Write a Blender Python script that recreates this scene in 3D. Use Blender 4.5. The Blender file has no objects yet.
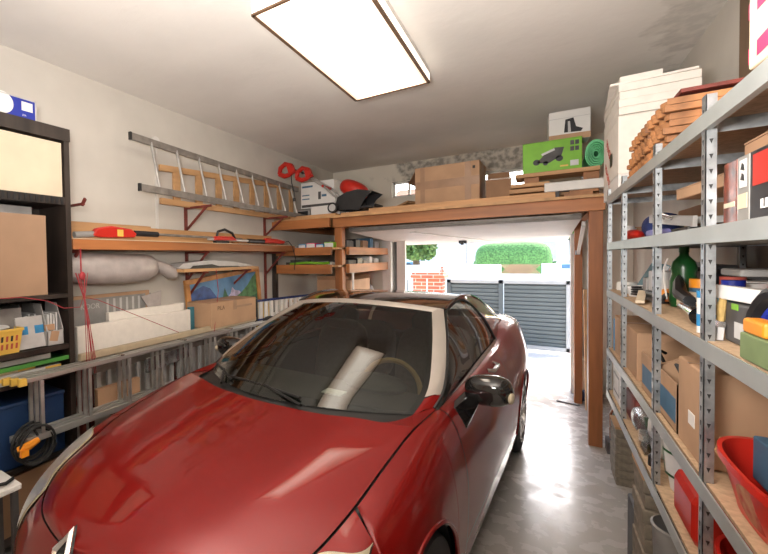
import bpy, math, random
from mathutils import Vector, Matrix
random.seed(7)
S = bpy.context.scene
C = S.collection
PI = math.pi
def V(*a): return Vector(a)

# ------------------------------------------------------------------ materials
def newmat(name):
    m = bpy.data.materials.new(name); m.use_nodes = True
    nt = m.node_tree
    return m, nt, nt.nodes['Principled BSDF']
def mat(name, col, rough=.6, metal=0, var=.12, scale=8., bump=0., stretch=(1,1,1), col2=None, coat=0, detail=4., spec=.5):
    m, nt, b = newmat(name); N = nt.nodes; L = nt.links
    tc = N.new('ShaderNodeTexCoord'); mp = N.new('ShaderNodeMapping'); mp.inputs['Scale'].default_value = stretch
    L.new(tc.outputs['Object'], mp.inputs['Vector'])
    no = N.new('ShaderNodeTexNoise'); no.inputs['Scale'].default_value = scale; no.inputs['Detail'].default_value = detail
    L.new(mp.outputs['Vector'], no.inputs['Vector'])
    r = N.new('ShaderNodeValToRGB')
    c2 = col2 or tuple(c*(1-var*2.2) for c in col)
    r.color_ramp.elements[0].position = .3; r.color_ramp.elements[1].position = .68
    r.color_ramp.elements[0].color = (*c2, 1); r.color_ramp.elements[1].color = (*[min(1, c*(1+var*.4)) for c in col], 1)
    L.new(no.outputs['Fac'], r.inputs['Fac']); L.new(r.outputs['Color'], b.inputs['Base Color'])
    b.inputs['Roughness'].default_value = rough; b.inputs['Metallic'].default_value = metal
    b.inputs['Specular IOR Level'].default_value = spec
    if coat: b.inputs['Coat Weight'].default_value = coat; b.inputs['Coat Roughness'].default_value = .04
    if bump:
        bp = N.new('ShaderNodeBump'); bp.inputs['Strength'].default_value = bump; bp.inputs['Distance'].default_value = .01
        L.new(no.outputs['Fac'], bp.inputs['Height']); L.new(bp.outputs['Normal'], b.inputs['Normal'])
    return m
def emit(name, col, s):
    m, nt, b = newmat(name); b.inputs['Base Color'].default_value = (.8,.8,.8,1)
    b.inputs['Emission Color'].default_value = (*col, 1); b.inputs['Emission Strength'].default_value = s
    return m
def glassy(name, tint, refl=.06, alpha_tint=None, rough=.0):
    """thin transparent sheet: clear through, mirror at grazing angles"""
    m = bpy.data.materials.new(name); m.use_nodes = True; nt = m.node_tree; N = nt.nodes; L = nt.links
    N.remove(N['Principled BSDF']); out = N['Material Output']
    t = N.new('ShaderNodeBsdfTransparent'); t.inputs[0].default_value = (*tint, 1)
    g = N.new('ShaderNodeBsdfGlossy'); g.inputs['Roughness'].default_value = rough; g.inputs[0].default_value = (1,1,1,1)
    f = N.new('ShaderNodeFresnel'); f.inputs[0].default_value = 1.5
    a = N.new('ShaderNodeMath'); a.operation = 'ADD'; a.inputs[1].default_value = refl; a.use_clamp = True
    L.new(f.outputs[0], a.inputs[0])
    mx = N.new('ShaderNodeMixShader'); L.new(a.outputs[0], mx.inputs[0]); L.new(t.outputs[0], mx.inputs[1]); L.new(g.outputs[0], mx.inputs[2])
    L.new(mx.outputs[0], out.inputs[0]); return m
M = {}
M['plaster'] = mat('plaster', (.63,.59,.53), .9, var=.05, scale=2.2, bump=.05, detail=8)
M['wood'] = mat('stained_wood', (.47,.175,.055), .5, var=.22, scale=9, stretch=(1,.12,1), bump=.05)
M['woodx'] = mat('stained_wood_across', (.47,.175,.055), .5, var=.22, scale=9, stretch=(.12,1,1), bump=.05)
M['woodz'] = mat('stained_wood_upright', (.42,.145,.042), .5, var=.25, scale=9, stretch=(1,1,.1), bump=.05)
M['pine'] = mat('pine', (.60,.34,.155), .6, var=.15, scale=10, stretch=(1,.1,1), bump=.05)
M['pinex'] = mat('pine_across', (.60,.33,.15), .6, var=.15, scale=10, stretch=(.1,1,1), bump=.05)
M['cedar'] = mat('cedar_boards', (.46,.20,.075), .55, var=.3, scale=9, stretch=(1,.3,1), bump=.08)
M['chip'] = mat('chipboard', (.58,.40,.25), .75, var=.12, scale=60)
M['chipdark'] = mat('fibreboard', (.33,.20,.12), .75, var=.12, scale=30)
M['galv'] = mat('galvanised_steel', (.44,.47,.49), .38, .75, var=.2, scale=25)
M['alu'] = mat('aluminium', (.62,.61,.59), .38, .7, var=.12, scale=12, stretch=(1,.1,1))
M['alud'] = mat('dull_aluminium', (.32,.29,.26), .5, .5, var=.15, scale=12)
M['card'] = mat('cardboard', (.52,.32,.19), .8, var=.08, scale=5, bump=.02)
M['carddk'] = mat('brown_cardboard', (.38,.215,.12), .8, var=.1, scale=5)
M['tape'] = mat('parcel_tape', (.40,.235,.14), .3, var=.08, scale=9)
M['white'] = mat('white_card', (.80,.78,.75), .7, var=.03, scale=6)
M['foam'] = mat('white_foam', (.82,.77,.70), .8, var=.03, scale=20)
M['cream'] = mat('cream_panel', (.72,.60,.44), .7, var=.04, scale=6)
M['black'] = mat('black_plastic', (.018,.018,.02), .4, var=.2, scale=12)
M['rubber'] = mat('rubber', (.02,.02,.021), .75, var=.2, scale=30)
M['dkcase'] = mat('dark_veneer', (.045,.032,.026), .45, var=.3, scale=10, stretch=(1,1,.2))
M['red'] = mat('red_plastic', (.55,.022,.012), .35, var=.08, scale=6)
M['redtub'] = mat('red_tub', (.62,.025,.015), .35, var=.06, scale=5)
M['redsteel'] = mat('red_oxide_steel', (.20,.035,.025), .55, var=.2, scale=15)
M['redcord'] = mat('red_cord', (.42,.04,.05), .7, var=.1, scale=40)
M['yellow'] = mat('yellow_plastic', (.80,.52,.10), .45, var=.06, scale=8)
M['orange'] = mat('orange_plastic', (.85,.30,.02), .4, var=.06, scale=8)
M['blue'] = mat('blue_plastic', (.012,.04,.12), .45, var=.1, scale=8)
M['brblue'] = mat('bright_blue', (.012,.03,.33), .5, var=.06, scale=8)
M['midblue'] = mat('mid_blue', (.04,.28,.58), .5, var=.1, scale=14)
M['lblblue'] = mat('dull_blue_label', (.07,.17,.28), .6, var=.1, scale=14)
M['cyan'] = mat('teal_print', (.05,.22,.28), .5, var=.15, scale=14)
M['green'] = mat('lime_green', (.20,.50,.03), .5, var=.08, scale=8)
M['dkgreen'] = mat('dark_green_plastic', (.01,.09,.02), .3, var=.1, scale=8)
M['mint'] = mat('mint_green', (.16,.60,.28), .6, var=.08, scale=18)
M['grgreen'] = mat('sage_green', (.20,.27,.12), .6, var=.1, scale=10)
M['pink'] = mat('pink_print', (.70,.05,.16), .6, var=.1, scale=8)
M['grey'] = mat('grey_plastic', (.30,.29,.28), .55, var=.1, scale=10)
M['ltgrey'] = mat('light_grey', (.55,.54,.53), .55, var=.08, scale=10)
M['dkgrey'] = mat('dark_grey', (.085,.08,.08), .6, var=.15, scale=15)
M['beige'] = mat('beige_pvc', (.46,.37,.25), .5, var=.06, scale=10)
M['paper'] = mat('paper', (.66,.66,.66), .7, var=.08, scale=10)
M['ink'] = mat('ink', (.03,.03,.03), .7, var=.1)
M['redink'] = mat('red_ink', (.55,.10,.07), .7, var=.1)
M['brownprint'] = mat('red_brown_print', (.25,.06,.035), .4, var=.45, scale=30)
M['spinegrey'] = mat('grey_spine', (.26,.25,.23), .5, var=.05)
M['stone'] = mat('grey_brown_pavers', (.30,.25,.19), .85, var=.2, scale=20, bump=.15)
M['chrome'] = mat('chrome', (.80,.80,.82), .08, 1, var=.02)
M['silver'] = mat('silver_paint', (.60,.54,.48), .3, .5, var=.02, coat=.6)
M['gloss_black'] = mat('gloss_black', (.010,.009,.009), .08, 0, var=.02, coat=1)
M['trim_black'] = mat('trim_black', (.012,.012,.012), .5, var=.1)
M['seat'] = mat('car_seat_cloth', (.10,.09,.08), .8, var=.15, scale=40)
M['dash'] = mat('car_dashboard', (.045,.042,.038), .7, var=.1, scale=40)
M['hose'] = mat('tan_wheel_rim', (.38,.24,.10), .5)
M['film'] = glassy('clear_film', (.86,.87,.88), .10, rough=.12)
M['glass'] = glassy('window_glass', (.92,.95,.95), .03)
M['carglass'] = glassy('tinted_car_glass', (.52,.57,.50), .015)
M['clearpl'] = glassy('clear_plastic', (.80,.92,.88), .08, rough=.05)
M['bagwhite'] = mat('milky_bag', (.60,.58,.55), .35, var=.12, scale=9, bump=.4)
M['bagcream'] = mat('bubble_wrap', (.48,.43,.41), .3, var=.10, scale=11, bump=.5)
M['foil'] = mat('silver_foil', (.6,.6,.6), .25, .8, var=.3, scale=16, bump=.8)
M['fabric_red'] = mat('red_patterned_cloth', (.50,.30,.17), .9, var=.1, scale=28, col2=(.38,.03,.02), detail=2)
M['bluecloth'] = mat('blue_cloth', (.02,.04,.16), .9, var=.2, scale=20, bump=.3)
M['brass'] = mat('dry_bristles', (.62,.42,.15), .9, var=.15, scale=60)
M['wht_metal'] = mat('white_lacquer', (.74,.71,.67), .5, var=.05, scale=4)
M['doorpanel'] = mat('white_door_sheet', (.62,.58,.53), .55, var=.06, scale=3)
M['gategrey'] = mat('slate_grey_paint', (.075,.095,.105), .5, var=.05, scale=4)
M['hedge'] = mat('hedge_leaves', (.10,.24,.06), .8, var=.3, scale=20)
M['leaf'] = mat('tree_leaves', (.13,.22,.05), .8, var=.3, scale=9)
M['bark'] = mat('bark', (.16,.11,.07), .9, var=.2, scale=12, bump=.3)
M['asphalt'] = mat('asphalt', (.30,.29,.28), .9, var=.06, scale=30)
M['paving'] = mat('pale_driveway', (.55,.52,.48), .85, var=.05, scale=20)
M['render'] = mat('white_render', (.80,.80,.78), .85, var=.03, scale=5)
M['roof'] = mat('clay_roof', (.35,.14,.08), .8, var=.1, scale=10)

# car paint
m, nt, b = newmat('red_car_paint'); M['paint'] = m
b.inputs['Base Color'].default_value = (.22,.004,.003,1); b.inputs['Metallic'].default_value = .3
b.inputs['Roughness'].default_value = .42; b.inputs['Coat Weight'].default_value = .75; b.inputs['Coat Roughness'].default_value = .02; b.inputs['Specular IOR Level'].default_value = .2
# ceiling: old distemper with cracks and dirt towards the far right
def stained(name, base, dirt, scale, cx, cy, cz, rad, rough=.9, amount=.8):
    m, nt, b = newmat(name); N = nt.nodes; L = nt.links
    tc = N.new('ShaderNodeTexCoord')
    no = N.new('ShaderNodeTexNoise'); no.inputs['Scale'].default_value = scale; no.inputs['Detail'].default_value = 9
    L.new(tc.outputs['Object'], no.inputs['Vector'])
    mp = N.new('ShaderNodeMapping'); mp.inputs['Location'].default_value = (-cx/rad[0], -cy/rad[1], -cz/rad[2]); mp.inputs['Scale'].default_value = (1/rad[0], 1/rad[1], 1/rad[2])
    L.new(tc.outputs['Object'], mp.inputs['Vector'])
    ln = N.new('ShaderNodeVectorMath'); ln.operation = 'LENGTH'; L.new(mp.outputs[0], ln.inputs[0])
    a = N.new('ShaderNodeMath'); a.operation = 'MULTIPLY_ADD'; a.inputs[1].default_value = 2.0; L.new(no.outputs['Fac'], a.inputs[0]); 
    s = N.new('ShaderNodeMath'); s.operation = 'SUBTRACT'; s.inputs[0].default_value = .35; L.new(ln.outputs['Value'], s.inputs[1]); L.new(s.outputs[0], a.inputs[2])
    r = N.new('ShaderNodeValToRGB'); r.color_ramp.elements[0].position = .48; r.color_ramp.elements[1].position = .72
    r.color_ramp.elements[0].color = (0,0,0,1); r.color_ramp.elements[1].color = (amount,)*3+(1,)
    L.new(a.outputs[0], r.inputs['Fac'])
    n2 = N.new('ShaderNodeTexNoise'); n2.inputs['Scale'].default_value = 1.6; n2.inputs['Detail'].default_value = 8; L.new(tc.outputs['Object'], n2.inputs['Vector'])
    r2 = N.new('ShaderNodeValToRGB'); r2.color_ramp.elements[0].position = .35; r2.color_ramp.elements[1].position = .6
    r2.color_ramp.elements[0].color = (*[c*.93 for c in base], 1); r2.color_ramp.elements[1].color = (*base, 1); L.new(n2.outputs['Fac'], r2.inputs['Fac'])
    n3 = N.new('ShaderNodeTexNoise'); n3.inputs['Scale'].default_value = 14; n3.inputs['Detail'].default_value = 6; L.new(tc.outputs['Object'], n3.inputs['Vector'])
    r3 = N.new('ShaderNodeValToRGB'); r3.color_ramp.elements[0].color = (*[c*.55 for c in dirt], 1); r3.color_ramp.elements[1].color = (*[min(1,c*1.35) for c in dirt], 1)
    r3.color_ramp.elements[0].position = .4; r3.color_ramp.elements[1].position = .6; L.new(n3.outputs['Fac'], r3.inputs['Fac'])
    mx = N.new('ShaderNodeMix'); mx.data_type = 'RGBA'; L.new(r.outputs['Color'], mx.inputs[0]); L.new(r2.outputs['Color'], mx.inputs[6]); L.new(r3.outputs['Color'], mx.inputs[7])
    L.new(mx.outputs[2], b.inputs['Base Color']); b.inputs['Roughness'].default_value = rough
    bp = N.new('ShaderNodeBump'); bp.inputs['Strength'].default_value = .25; bp.inputs['Distance'].default_value = .01
    L.new(n3.outputs['Fac'], bp.inputs['Height']); L.new(bp.outputs['Normal'], b.inputs['Normal'])
    return m
M['ceiling'] = stained('distempered_ceiling', (.80,.765,.72), (.40,.37,.33), 5, .75, 3.3, 3.1, (.22,1.2,1), amount=.35)
M['wallback'] = stained('back_wall_plaster', (.74,.69,.60), (.42,.39,.34), 4, -.85, 6.29, 2.97, (1.25,9,.40), amount=.9)
# floor: polished damp concrete
m, nt, b = newmat('garage_floor'); M['floor'] = m; N = nt.nodes; L = nt.links
tc = N.new('ShaderNodeTexCoord'); no = N.new('ShaderNodeTexNoise'); no.inputs['Scale'].default_value = 2.6; no.inputs['Detail'].default_value = 10; L.new(tc.outputs['Object'], no.inputs['Vector'])
r = N.new('ShaderNodeValToRGB'); r.color_ramp.elements[0].position = .25; r.color_ramp.elements[1].position = .75
r.color_ramp.elements[0].color = (.42,.40,.37,1); r.color_ramp.elements[1].color = (.54,.51,.475,1); L.new(no.outputs['Fac'], r.inputs['Fac']); L.new(r.outputs['Color'], b.inputs['Base Color'])
n2 = N.new('ShaderNodeTexNoise'); n2.inputs['Scale'].default_value = 9; n2.inputs['Detail'].default_value = 5; L.new(tc.outputs['Object'], n2.inputs['Vector'])
r2 = N.new('ShaderNodeValToRGB'); r2.color_ramp.elements[0].position = .38; r2.color_ramp.elements[1].position = .66
r2.color_ramp.elements[0].color = (.16,.16,.16,1); r2.color_ramp.elements[1].color = (.36,.36,.36,1); L.new(n2.outputs['Fac'], r2.inputs['Fac']); L.new(r2.outputs['Color'], b.inputs['Roughness'])
bp = N.new('ShaderNodeBump'); bp.inputs['Strength'].default_value = .12; bp.inputs['Distance'].default_value = .01; L.new(n2.outputs['Fac'], bp.inputs['Height']); L.new(bp.outputs['Normal'], b.inputs['Normal'])
b.inputs['Specular IOR Level'].default_value = .6
# brick
m, nt, b = newmat('red_brick'); M['brick'] = m; N = nt.nodes; L = nt.links
tc = N.new('ShaderNodeTexCoord'); mp = N.new('ShaderNodeMapping'); mp.inputs['Rotation'].default_value = (PI/2,0,0); L.new(tc.outputs['Object'], mp.inputs['Vector'])
br = N.new('ShaderNodeTexBrick'); br.inputs['Scale'].default_value = 1; br.inputs['Brick Width'].default_value = .22; br.inputs['Row Height'].default_value = .07; br.inputs['Mortar Size'].default_value = .007
br.inputs['Color1'].default_value = (.42,.12,.06,1); br.inputs['Color2'].default_value = (.32,.085,.05,1); br.inputs['Mortar'].default_value = (.5,.44,.38,1)
L.new(mp.outputs[0], br.inputs['Vector']); L.new(br.outputs['Color'], b.inputs['Base Color']); b.inputs['Roughness'].default_value = .85

# ------------------------------------------------------------------ mesh helpers
class MB:
    def __init__(s): s.v = []; s.f = []; s.m = []
    def add(s, vs, fs, mi=0):
        n = len(s.v); s.v += [Vector(p) for p in vs]
        for f in fs: s.f.append([i+n for i in f]); s.m.append(mi)
        return s
    def box(s, x0, x1, y0, y1, z0, z1, mi=0, T=None):
        vs = [V(x,y,z) for x in (x0,x1) for y in (y0,y1) for z in (z0,z1)]
        if T: vs = [T @ p for p in vs]
        return s.add(vs, [(0,1,3,2),(4,6,7,5),(0,4,5,1),(2,3,7,6),(0,2,6,4),(1,5,7,3)], mi)
    def bar(s, p, q, w, h, up=(0,0,1), mi=0):
        p, q = Vector(p), Vector(q); d = (q-p).normalized(); u = Vector(up); sd = d.cross(u)
        if sd.length < 1e-4: sd = d.cross(V(0,1,0))
        sd.normalize(); u = sd.cross(d).normalized()
        vs = [c + sd*a*w/2 + u*b_*h/2 for c in (p,q) for a, b_ in ((-1,-1),(1,-1),(1,1),(-1,1))]
        return s.add(vs, [(0,3,2,1),(4,5,6,7),(0,1,5,4),(1,2,6,5),(2,3,7,6),(3,0,4,7)], mi)
    def grid(s, rows, mi=0, flip=False, close=False):
        n = len(rows[0]); fs = []
        for i in range(len(rows)-1):
            for j in range(n-1 if not close else n):
                k = (j+1) % n; a, b_, c, d = i*n+j, i*n+k, (i+1)*n+k, (i+1)*n+j
                fs.append((a,d,c,b_) if flip else (a,b_,c,d))
        return s.add([p for r_ in rows for p in r_], fs, mi)
    def tube(s, pts, r, n=8, mi=0, rr=None):
        pts = [Vector(p) for p in pts]; rows = []; up = V(.13,.2,1).normalized()
        for i, p in enumerate(pts):
            d = (pts[min(i+1,len(pts)-1)]-pts[max(i-1,0)]).normalized()
            a = d.cross(up)
            if a.length < .05: a = d.cross(V(1,0,0))
            a.normalize(); b_ = a.cross(d).normalized(); rad = rr[i] if rr else r
            rows.append([p + a*math.cos(t)*rad + b_*math.sin(t)*rad for t in [2*PI*k/n for k in range(n)]])
        s.grid(rows, mi, close=True)
        k = len(s.v); s.f.append([k-n+i for i in range(n)][::-1]); s.m.append(mi)
        s.f.append([k-n*len(rows)+i for i in range(n)]); s.m.append(mi); return s
    def cyl(s, p, q, r0, r1=None, n=20, mi=0):
        return s.tube([p,q], r0, n, mi, rr=[r0, r0 if r1 is None else r1])
    def lathe(s, prof, o=(0,0,0), n=24, mi=0, axis='z', sx=1, sy=1):
        rows = []
        for r_, z in prof:
            row = []
            for k in range(n):
                t = 2*PI*k/n; x, y = r_*math.cos(t)*sx, r_*math.sin(t)*sy
                p = V(x,y,z) if axis == 'z' else (V(z,x,y) if axis == 'x' else V(y,z,x))
                row.append(p+Vector(o))
            rows.append(row)
        return s.grid(rows, mi, flip=True, close=True)
    def prism(s, pts, off, mi=0):
        n = len(pts); pts = [Vector(p) for p in pts]; off = Vector(off)
        return s.add(pts+[p+off for p in pts], [tuple(range(n))[::-1], tuple(range(n,2*n))]+[(i,(i+1)%n,n+(i+1)%n,n+i) for i in range(n)], mi)
    def ell(s, c, r, n=16, mi=0, T=None, pw=1.):
        rows = []
        for i in range(n+1):
            a = -PI/2+PI*i/n; row = []
            for k in range(2*n):
                t = PI*k/n
                def sg(x, e): return math.copysign(abs(x)**e, x)
                p = V(r[0]*sg(math.cos(a),pw)*sg(math.cos(t),pw), r[1]*sg(math.cos(a),pw)*sg(math.sin(t),pw), r[2]*sg(math.sin(a),pw))
                if T: p = T @ p
                row.append(p+Vector(c))
            rows.append(row)
        return s.grid(rows, mi, close=True)
    def build(s, name, mats, parent=None, bevel=0, smooth=False, local=False, wn=False):
        if not isinstance(mats, (list,tuple)): mats = [mats]
        me = bpy.data.meshes.new(name); vs = s.v
        if parent is not None and not local:
            T = rootmat(parent).inverted(); vs = [T @ p for p in vs]
        me.from_pydata([tuple(p) for p in vs], [], s.f)
        for m_ in mats: me.materials.append(M[m_] if isinstance(m_, str) else m_)
        for p, mi in zip(me.polygons, s.m): p.material_index = mi; p.use_smooth = smooth
        me.update(); o = bpy.data.objects.new(name, me); C.objects.link(o)
        if parent is not None: o.parent = parent
        if bevel:
            md = o.modifiers.new('bevel', 'BEVEL'); md.width = bevel; md.segments = 2; md.limit_method = 'ANGLE'; md.angle_limit = .6
        if smooth:
            try: me.set_sharp_from_angle(angle=math.radians(38))
            except Exception: pass
        return o
def rootmat(o):
    m_ = Matrix.Translation(o.location) @ o.rotation_euler.to_matrix().to_4x4()
    return (rootmat(o.parent) @ m_) if o.parent else m_
def tag(o, label=None, cat=None, group=None, kind=None):
    if label: o['label'] = label
    if cat: o['category'] = cat
    if group: o['group'] = group
    if kind: o['kind'] = kind
    return o
def thing(name, label, cat, loc=(0,0,0), rz=0, group=None):
    o = bpy.data.objects.new(name, None); C.objects.link(o); o.location = loc; o.rotation_euler = (0,0,rz)
    o.empty_display_size = .1
    return tag(o, label, cat, group)
def single(mb, name, mats, label, cat, group=None, origin=None, **k):
    """a thing that is one mesh: origin moved to its base"""
    xs = [p.x for p in mb.v]; ys = [p.y for p in mb.v]; zs = [p.z for p in mb.v]
    o_ = V((min(xs)+max(xs))/2, (min(ys)+max(ys))/2, min(zs)); mb.v = [p-o_ for p in mb.v]
    o = mb.build(name, mats, **k); o.location = o_; return tag(o, label, cat, group)
def struct(mb, name, mats, **k): return tag(mb.build(name, mats, **k), kind='structure')
def dup(root, loc, label=None, rz=None, group=None):
    r_ = root.copy(); C.objects.link(r_); r_.location = loc
    if rz is not None: r_.rotation_euler = (0,0,rz)
    if label: r_['label'] = label
    if group: r_['group'] = group
    for ch in list(root.children):
        c = ch.copy(); C.objects.link(c); c.parent = r_
        for g in ch.children:
            d = g.copy(); C.objects.link(d); d.parent = c
    return r_
def text(s, name, size, origin, right, up, m_, parent, align='CENTER', bold=0., sx=1.):
    cu = bpy.data.curves.new('t', 'FONT'); cu.body = s; cu.size = size; cu.align_x = align; cu.align_y = 'CENTER'; cu.extrude = .0006; cu.offset = bold
    ob = bpy.data.objects.new('t', cu); C.objects.link(ob); bpy.context.view_layer.update()
    me = bpy.data.meshes.new_from_object(ob); bpy.data.objects.remove(ob)
    r_ = Vector(right).normalized(); u = Vector(up).normalized(); n = r_.cross(u)
    T = Matrix(((r_.x*sx,u.x,n.x,origin[0]),(r_.y*sx,u.y,n.y,origin[1]),(r_.z*sx,u.z,n.z,origin[2]),(0,0,0,1)))
    if parent is not None: T = rootmat(parent).inverted() @ T
    me.transform(T); me.name = name; me.materials.clear(); me.materials.append(M[m_])
    o = bpy.data.objects.new(name, me); C.objects.link(o)
    if parent is not None: o.parent = parent
    return o
def carton(label, x0, x1, y0, y1, z0, z1, m_='card', tape='top', rz=0, name='cardboard_box', cat='box', group=None, openf=False, side=None, flaps='card'):
    """a closed or open carton with flaps and tape; rz turns it about its centre"""
    cx, cy = (x0+x1)/2, (y0+y1)/2; a, b_, h = (x1-x0)/2, (y1-y0)/2, z1-z0
    t = thing(name, label, cat, (cx,cy,z0), rz, group)
    bd = MB(); e = .004
    if openf:
        for q in ((-a,a,-b_,-b_+e),(-a,a,b_-e,b_),(-a,-a+e,-b_,b_),(a-e,a,-b_,b_)): bd.box(*q, 0, h)
        bd.box(-a,a,-b_,b_,0,e)
    else: bd.box(-a,a,-b_,b_,0,h-.003)
    bd.build('box_body', m_, t, local=True, bevel=.004)
    if openf:
        for sgn in (-1,1):
            MB().prism([(-a+.01,sgn*b_,h),(a-.01,sgn*b_,h),(a-.02,sgn*(b_+.05),h+.05),(-a+.02,sgn*(b_+.05),h+.05)], (0,0,.003)).build('flap', m_, t, local=True)
    else:
        for sgn in (-1,1):
            lo, hi = (-b_, -.002) if sgn < 0 else (.002, b_)
            MB().box(-a,a,lo,hi,h-.003,h+.001).build('flap', m_, t, local=True)
        if tape: 
            k = MB().box(-a-.001,a+.001,-.025,.025,h+.001,h+.002)
            for sg in (-1,1): k.box(min(sg*a,sg*(a+.0012)),max(sg*a,sg*(a+.0012)),-.025,.025,h-.09,h+.002)
            k.build('tape', 'tape', t, local=True)
    return t
def smooth01(x): x = max(0,min(1,x)); return x*x*(3-2*x)
M['lamp_silver'] = mat('lamp_reflector',(.58,.50,.35),.45,.1,var=.1)
M['hardboard'] = mat('hardboard',(.40,.25,.155),.75,var=.06,scale=4)
M['midgreen'] = mat('mid_green',(.07,.28,.05),.5)
M['inkbrown'] = mat('brown_ink',(.16,.09,.05),.7)
M['clearlens'] = glassy('lamp_lens',(.95,.95,.92),.0,rough=.45)
M['chromeish'] = mat('bright_trim',(.62,.60,.58),.25,.85,var=.05)
M['beamgrey'] = mat('painted_steel_beam',(.47,.50,.49),.42,.45,var=.06,scale=6)
M['pinefr'] = mat('orange_frame',(.60,.27,.08),.45,var=.15,scale=10)
M['artsky'] = mat('painted_sky',(.12,.32,.60),.5,var=.15,scale=6)
M['artblue'] = mat('painted_blue_mountain',(.035,.10,.34),.5,var=.25,scale=14)
M['artsnow'] = mat('painted_snow',(.55,.50,.75),.5,var=.25,scale=16)
M['artgreen'] = mat('painted_green_slope',(.09,.26,.10),.5,var=.25,scale=16)
M['artdkgreen'] = mat('painted_meadow',(.03,.14,.07),.5,var=.3,scale=16)
def lin(a,b_,n): return [a+(b_-a)*i/n for i in range(n+1)]
M['lilac'] = mat('lilac_print',(.20,.20,.48),.5)
M['brownboard'] = mat('brown_board',(.17,.105,.06),.6,var=.1)
LAMP, SKY, SUN, EXPO, FLASH = 5.5, 1.6, 16.0, -0.32, 165
M['gatelight'] = mat('light_slate_paint', (.30,.31,.32), .5, var=.05, scale=4)
# ------------------------------------------------------------------ the room
XL, XR, YB, YF, H = -2.85, .86, 6.29, -2.0, 3.106
struct(MB().box(XL-.2, XR+.2, YF-.2, YB+.2, -.15, 0), 'floor', 'floor')
struct(MB().box(XL-.2, XR+.2, YF-.2, YB+.2, H, H+.15), 'ceiling', 'ceiling')
struct(MB().box(XL-.2, XL, YF-.2, YB+.2, 0, H), 'wall_left', 'plaster')
struct(MB().box(XR, XR+.2, YF-.2, YB+.2, 0, H), 'wall_right', 'plaster')
struct(MB().box(XL, XR, YF-.2, YF, 0, H), 'wall_front', 'plaster')
holes = [(-1.78,.40,0,1.98), (-1.88,-1.30,2.60,2.835), (-.72,-.10,2.38,2.82)]
xs = sorted({XL, XR}|{h[0] for h in holes}|{h[1] for h in holes}); zs = sorted({0,H}|{h[2] for h in holes}|{h[3] for h in holes})
wb = MB()
for a, b_ in zip(xs, xs[1:]):
    for c, d in zip(zs, zs[1:]):
        if not any(h[0]-.001 <= a and b_ <= h[1]+.001 and h[2]-.001 <= c and d <= h[3]+.001 for h in holes): wb.box(a,b_,YB,YB+.2,c,d)
struct(wb, 'wall_back', 'wallback')
struct(MB().box(XL,XL+.012,1.5,YB,0,.07), 'baseboard_left', 'ltgrey')
for i, (x0,x1,z0,z1) in enumerate(holes[1:]):
    w = MB().box(x0,x1,YB+.08,YB+.12,z0,z0+.03).box(x0,x1,YB+.08,YB+.12,z1-.03,z1).box(x0,x0+.03,YB+.08,YB+.12,z0,z1).box(x1-.03,x1,YB+.08,YB+.12,z0,z1)
    xm = x0+.22 if i == 0 else x0+.28
    w.box(xm,xm+.03,YB+.08,YB+.12,z0,z1)
    f = struct(w, 'window_%d' % (i+1), 'wht_metal')
    MB().box(x0,x1,YB+.098,YB+.102,z0,z1).build('pane', 'glass', f)
struct(MB().box(-1.30,-.10,YB-.012,YB,2.34,2.375), 'trim_1', 'redsteel')          # rusty lintel edge
# door frame of the garage opening
struct(MB().box(-1.99,-1.86,6.14,6.29,0,1.98).box(-1.84,-1.78,6.24,6.29,0,1.98,1).box(-1.76,-1.64,6.1,6.16,0,1.96), 'trim_2', ['wht_metal','dkgrey'])
struct(MB().box(.285,.345,6.15,6.29,0,1.93).box(.36,.40,6.20,6.4,0,1.93), 'trim_3', 'wht_metal')
# tilted-up door leaf
TD = Matrix.Translation((0,4.62,2.0)) @ Matrix.Rotation(-.052,4,'X') @ Matrix.Translation((0,-4.62,-1.9))
dr = struct(MB().box(-1.9,.29,4.62,6.95,1.90,1.93,T=TD), 'door_1', 'doorpanel')
k = MB()
for a in (4.62, 6.88): k.box(-1.9,.29,a,a+.07,1.90,1.945,T=TD)
k.box(-1.9,-1.84,4.62,6.95,1.93,1.95,T=TD).box(.23,.29,4.62,6.95,1.93,1.95,T=TD).build('door_frame', 'alud', dr)
MB().box(-.98,-.88,6.45,6.53,1.86,1.90,T=TD).box(-.95,-.91,6.40,6.45,1.835,1.88,T=TD).build('lock', 'black', dr)
MB().bar(TD@V(-1.25,4.95,1.893),TD@V(-.55,6.8,1.893),.05,.012).build('locking_bar', 'wht_metal', dr)
k = dr
MB().bar((.312,4.72,1.96),(.325,5.6,1.70),.025,.045).build('lifting_arm', 'wht_metal', k)
MB().cyl((.30,5.60,1.70),(.34,5.60,1.70),.025).build('pivot', 'galv', k)
k = thing('door_track', 'grey steel track rail standing behind the right platform post', 'track', (.42,5.45,0))
MB().box(.385,.425,5.30,5.34,0,1.9).box(.385,.39,5.34,5.40,0,1.9).box(.42,.425,5.34,5.40,0,1.9).build('rail', 'alud', k)
for z in (.3,1.0,1.75): MB().box(.425,.50,5.30,5.36,z,z+.05).build('bracket', 'galv', k)

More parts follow.
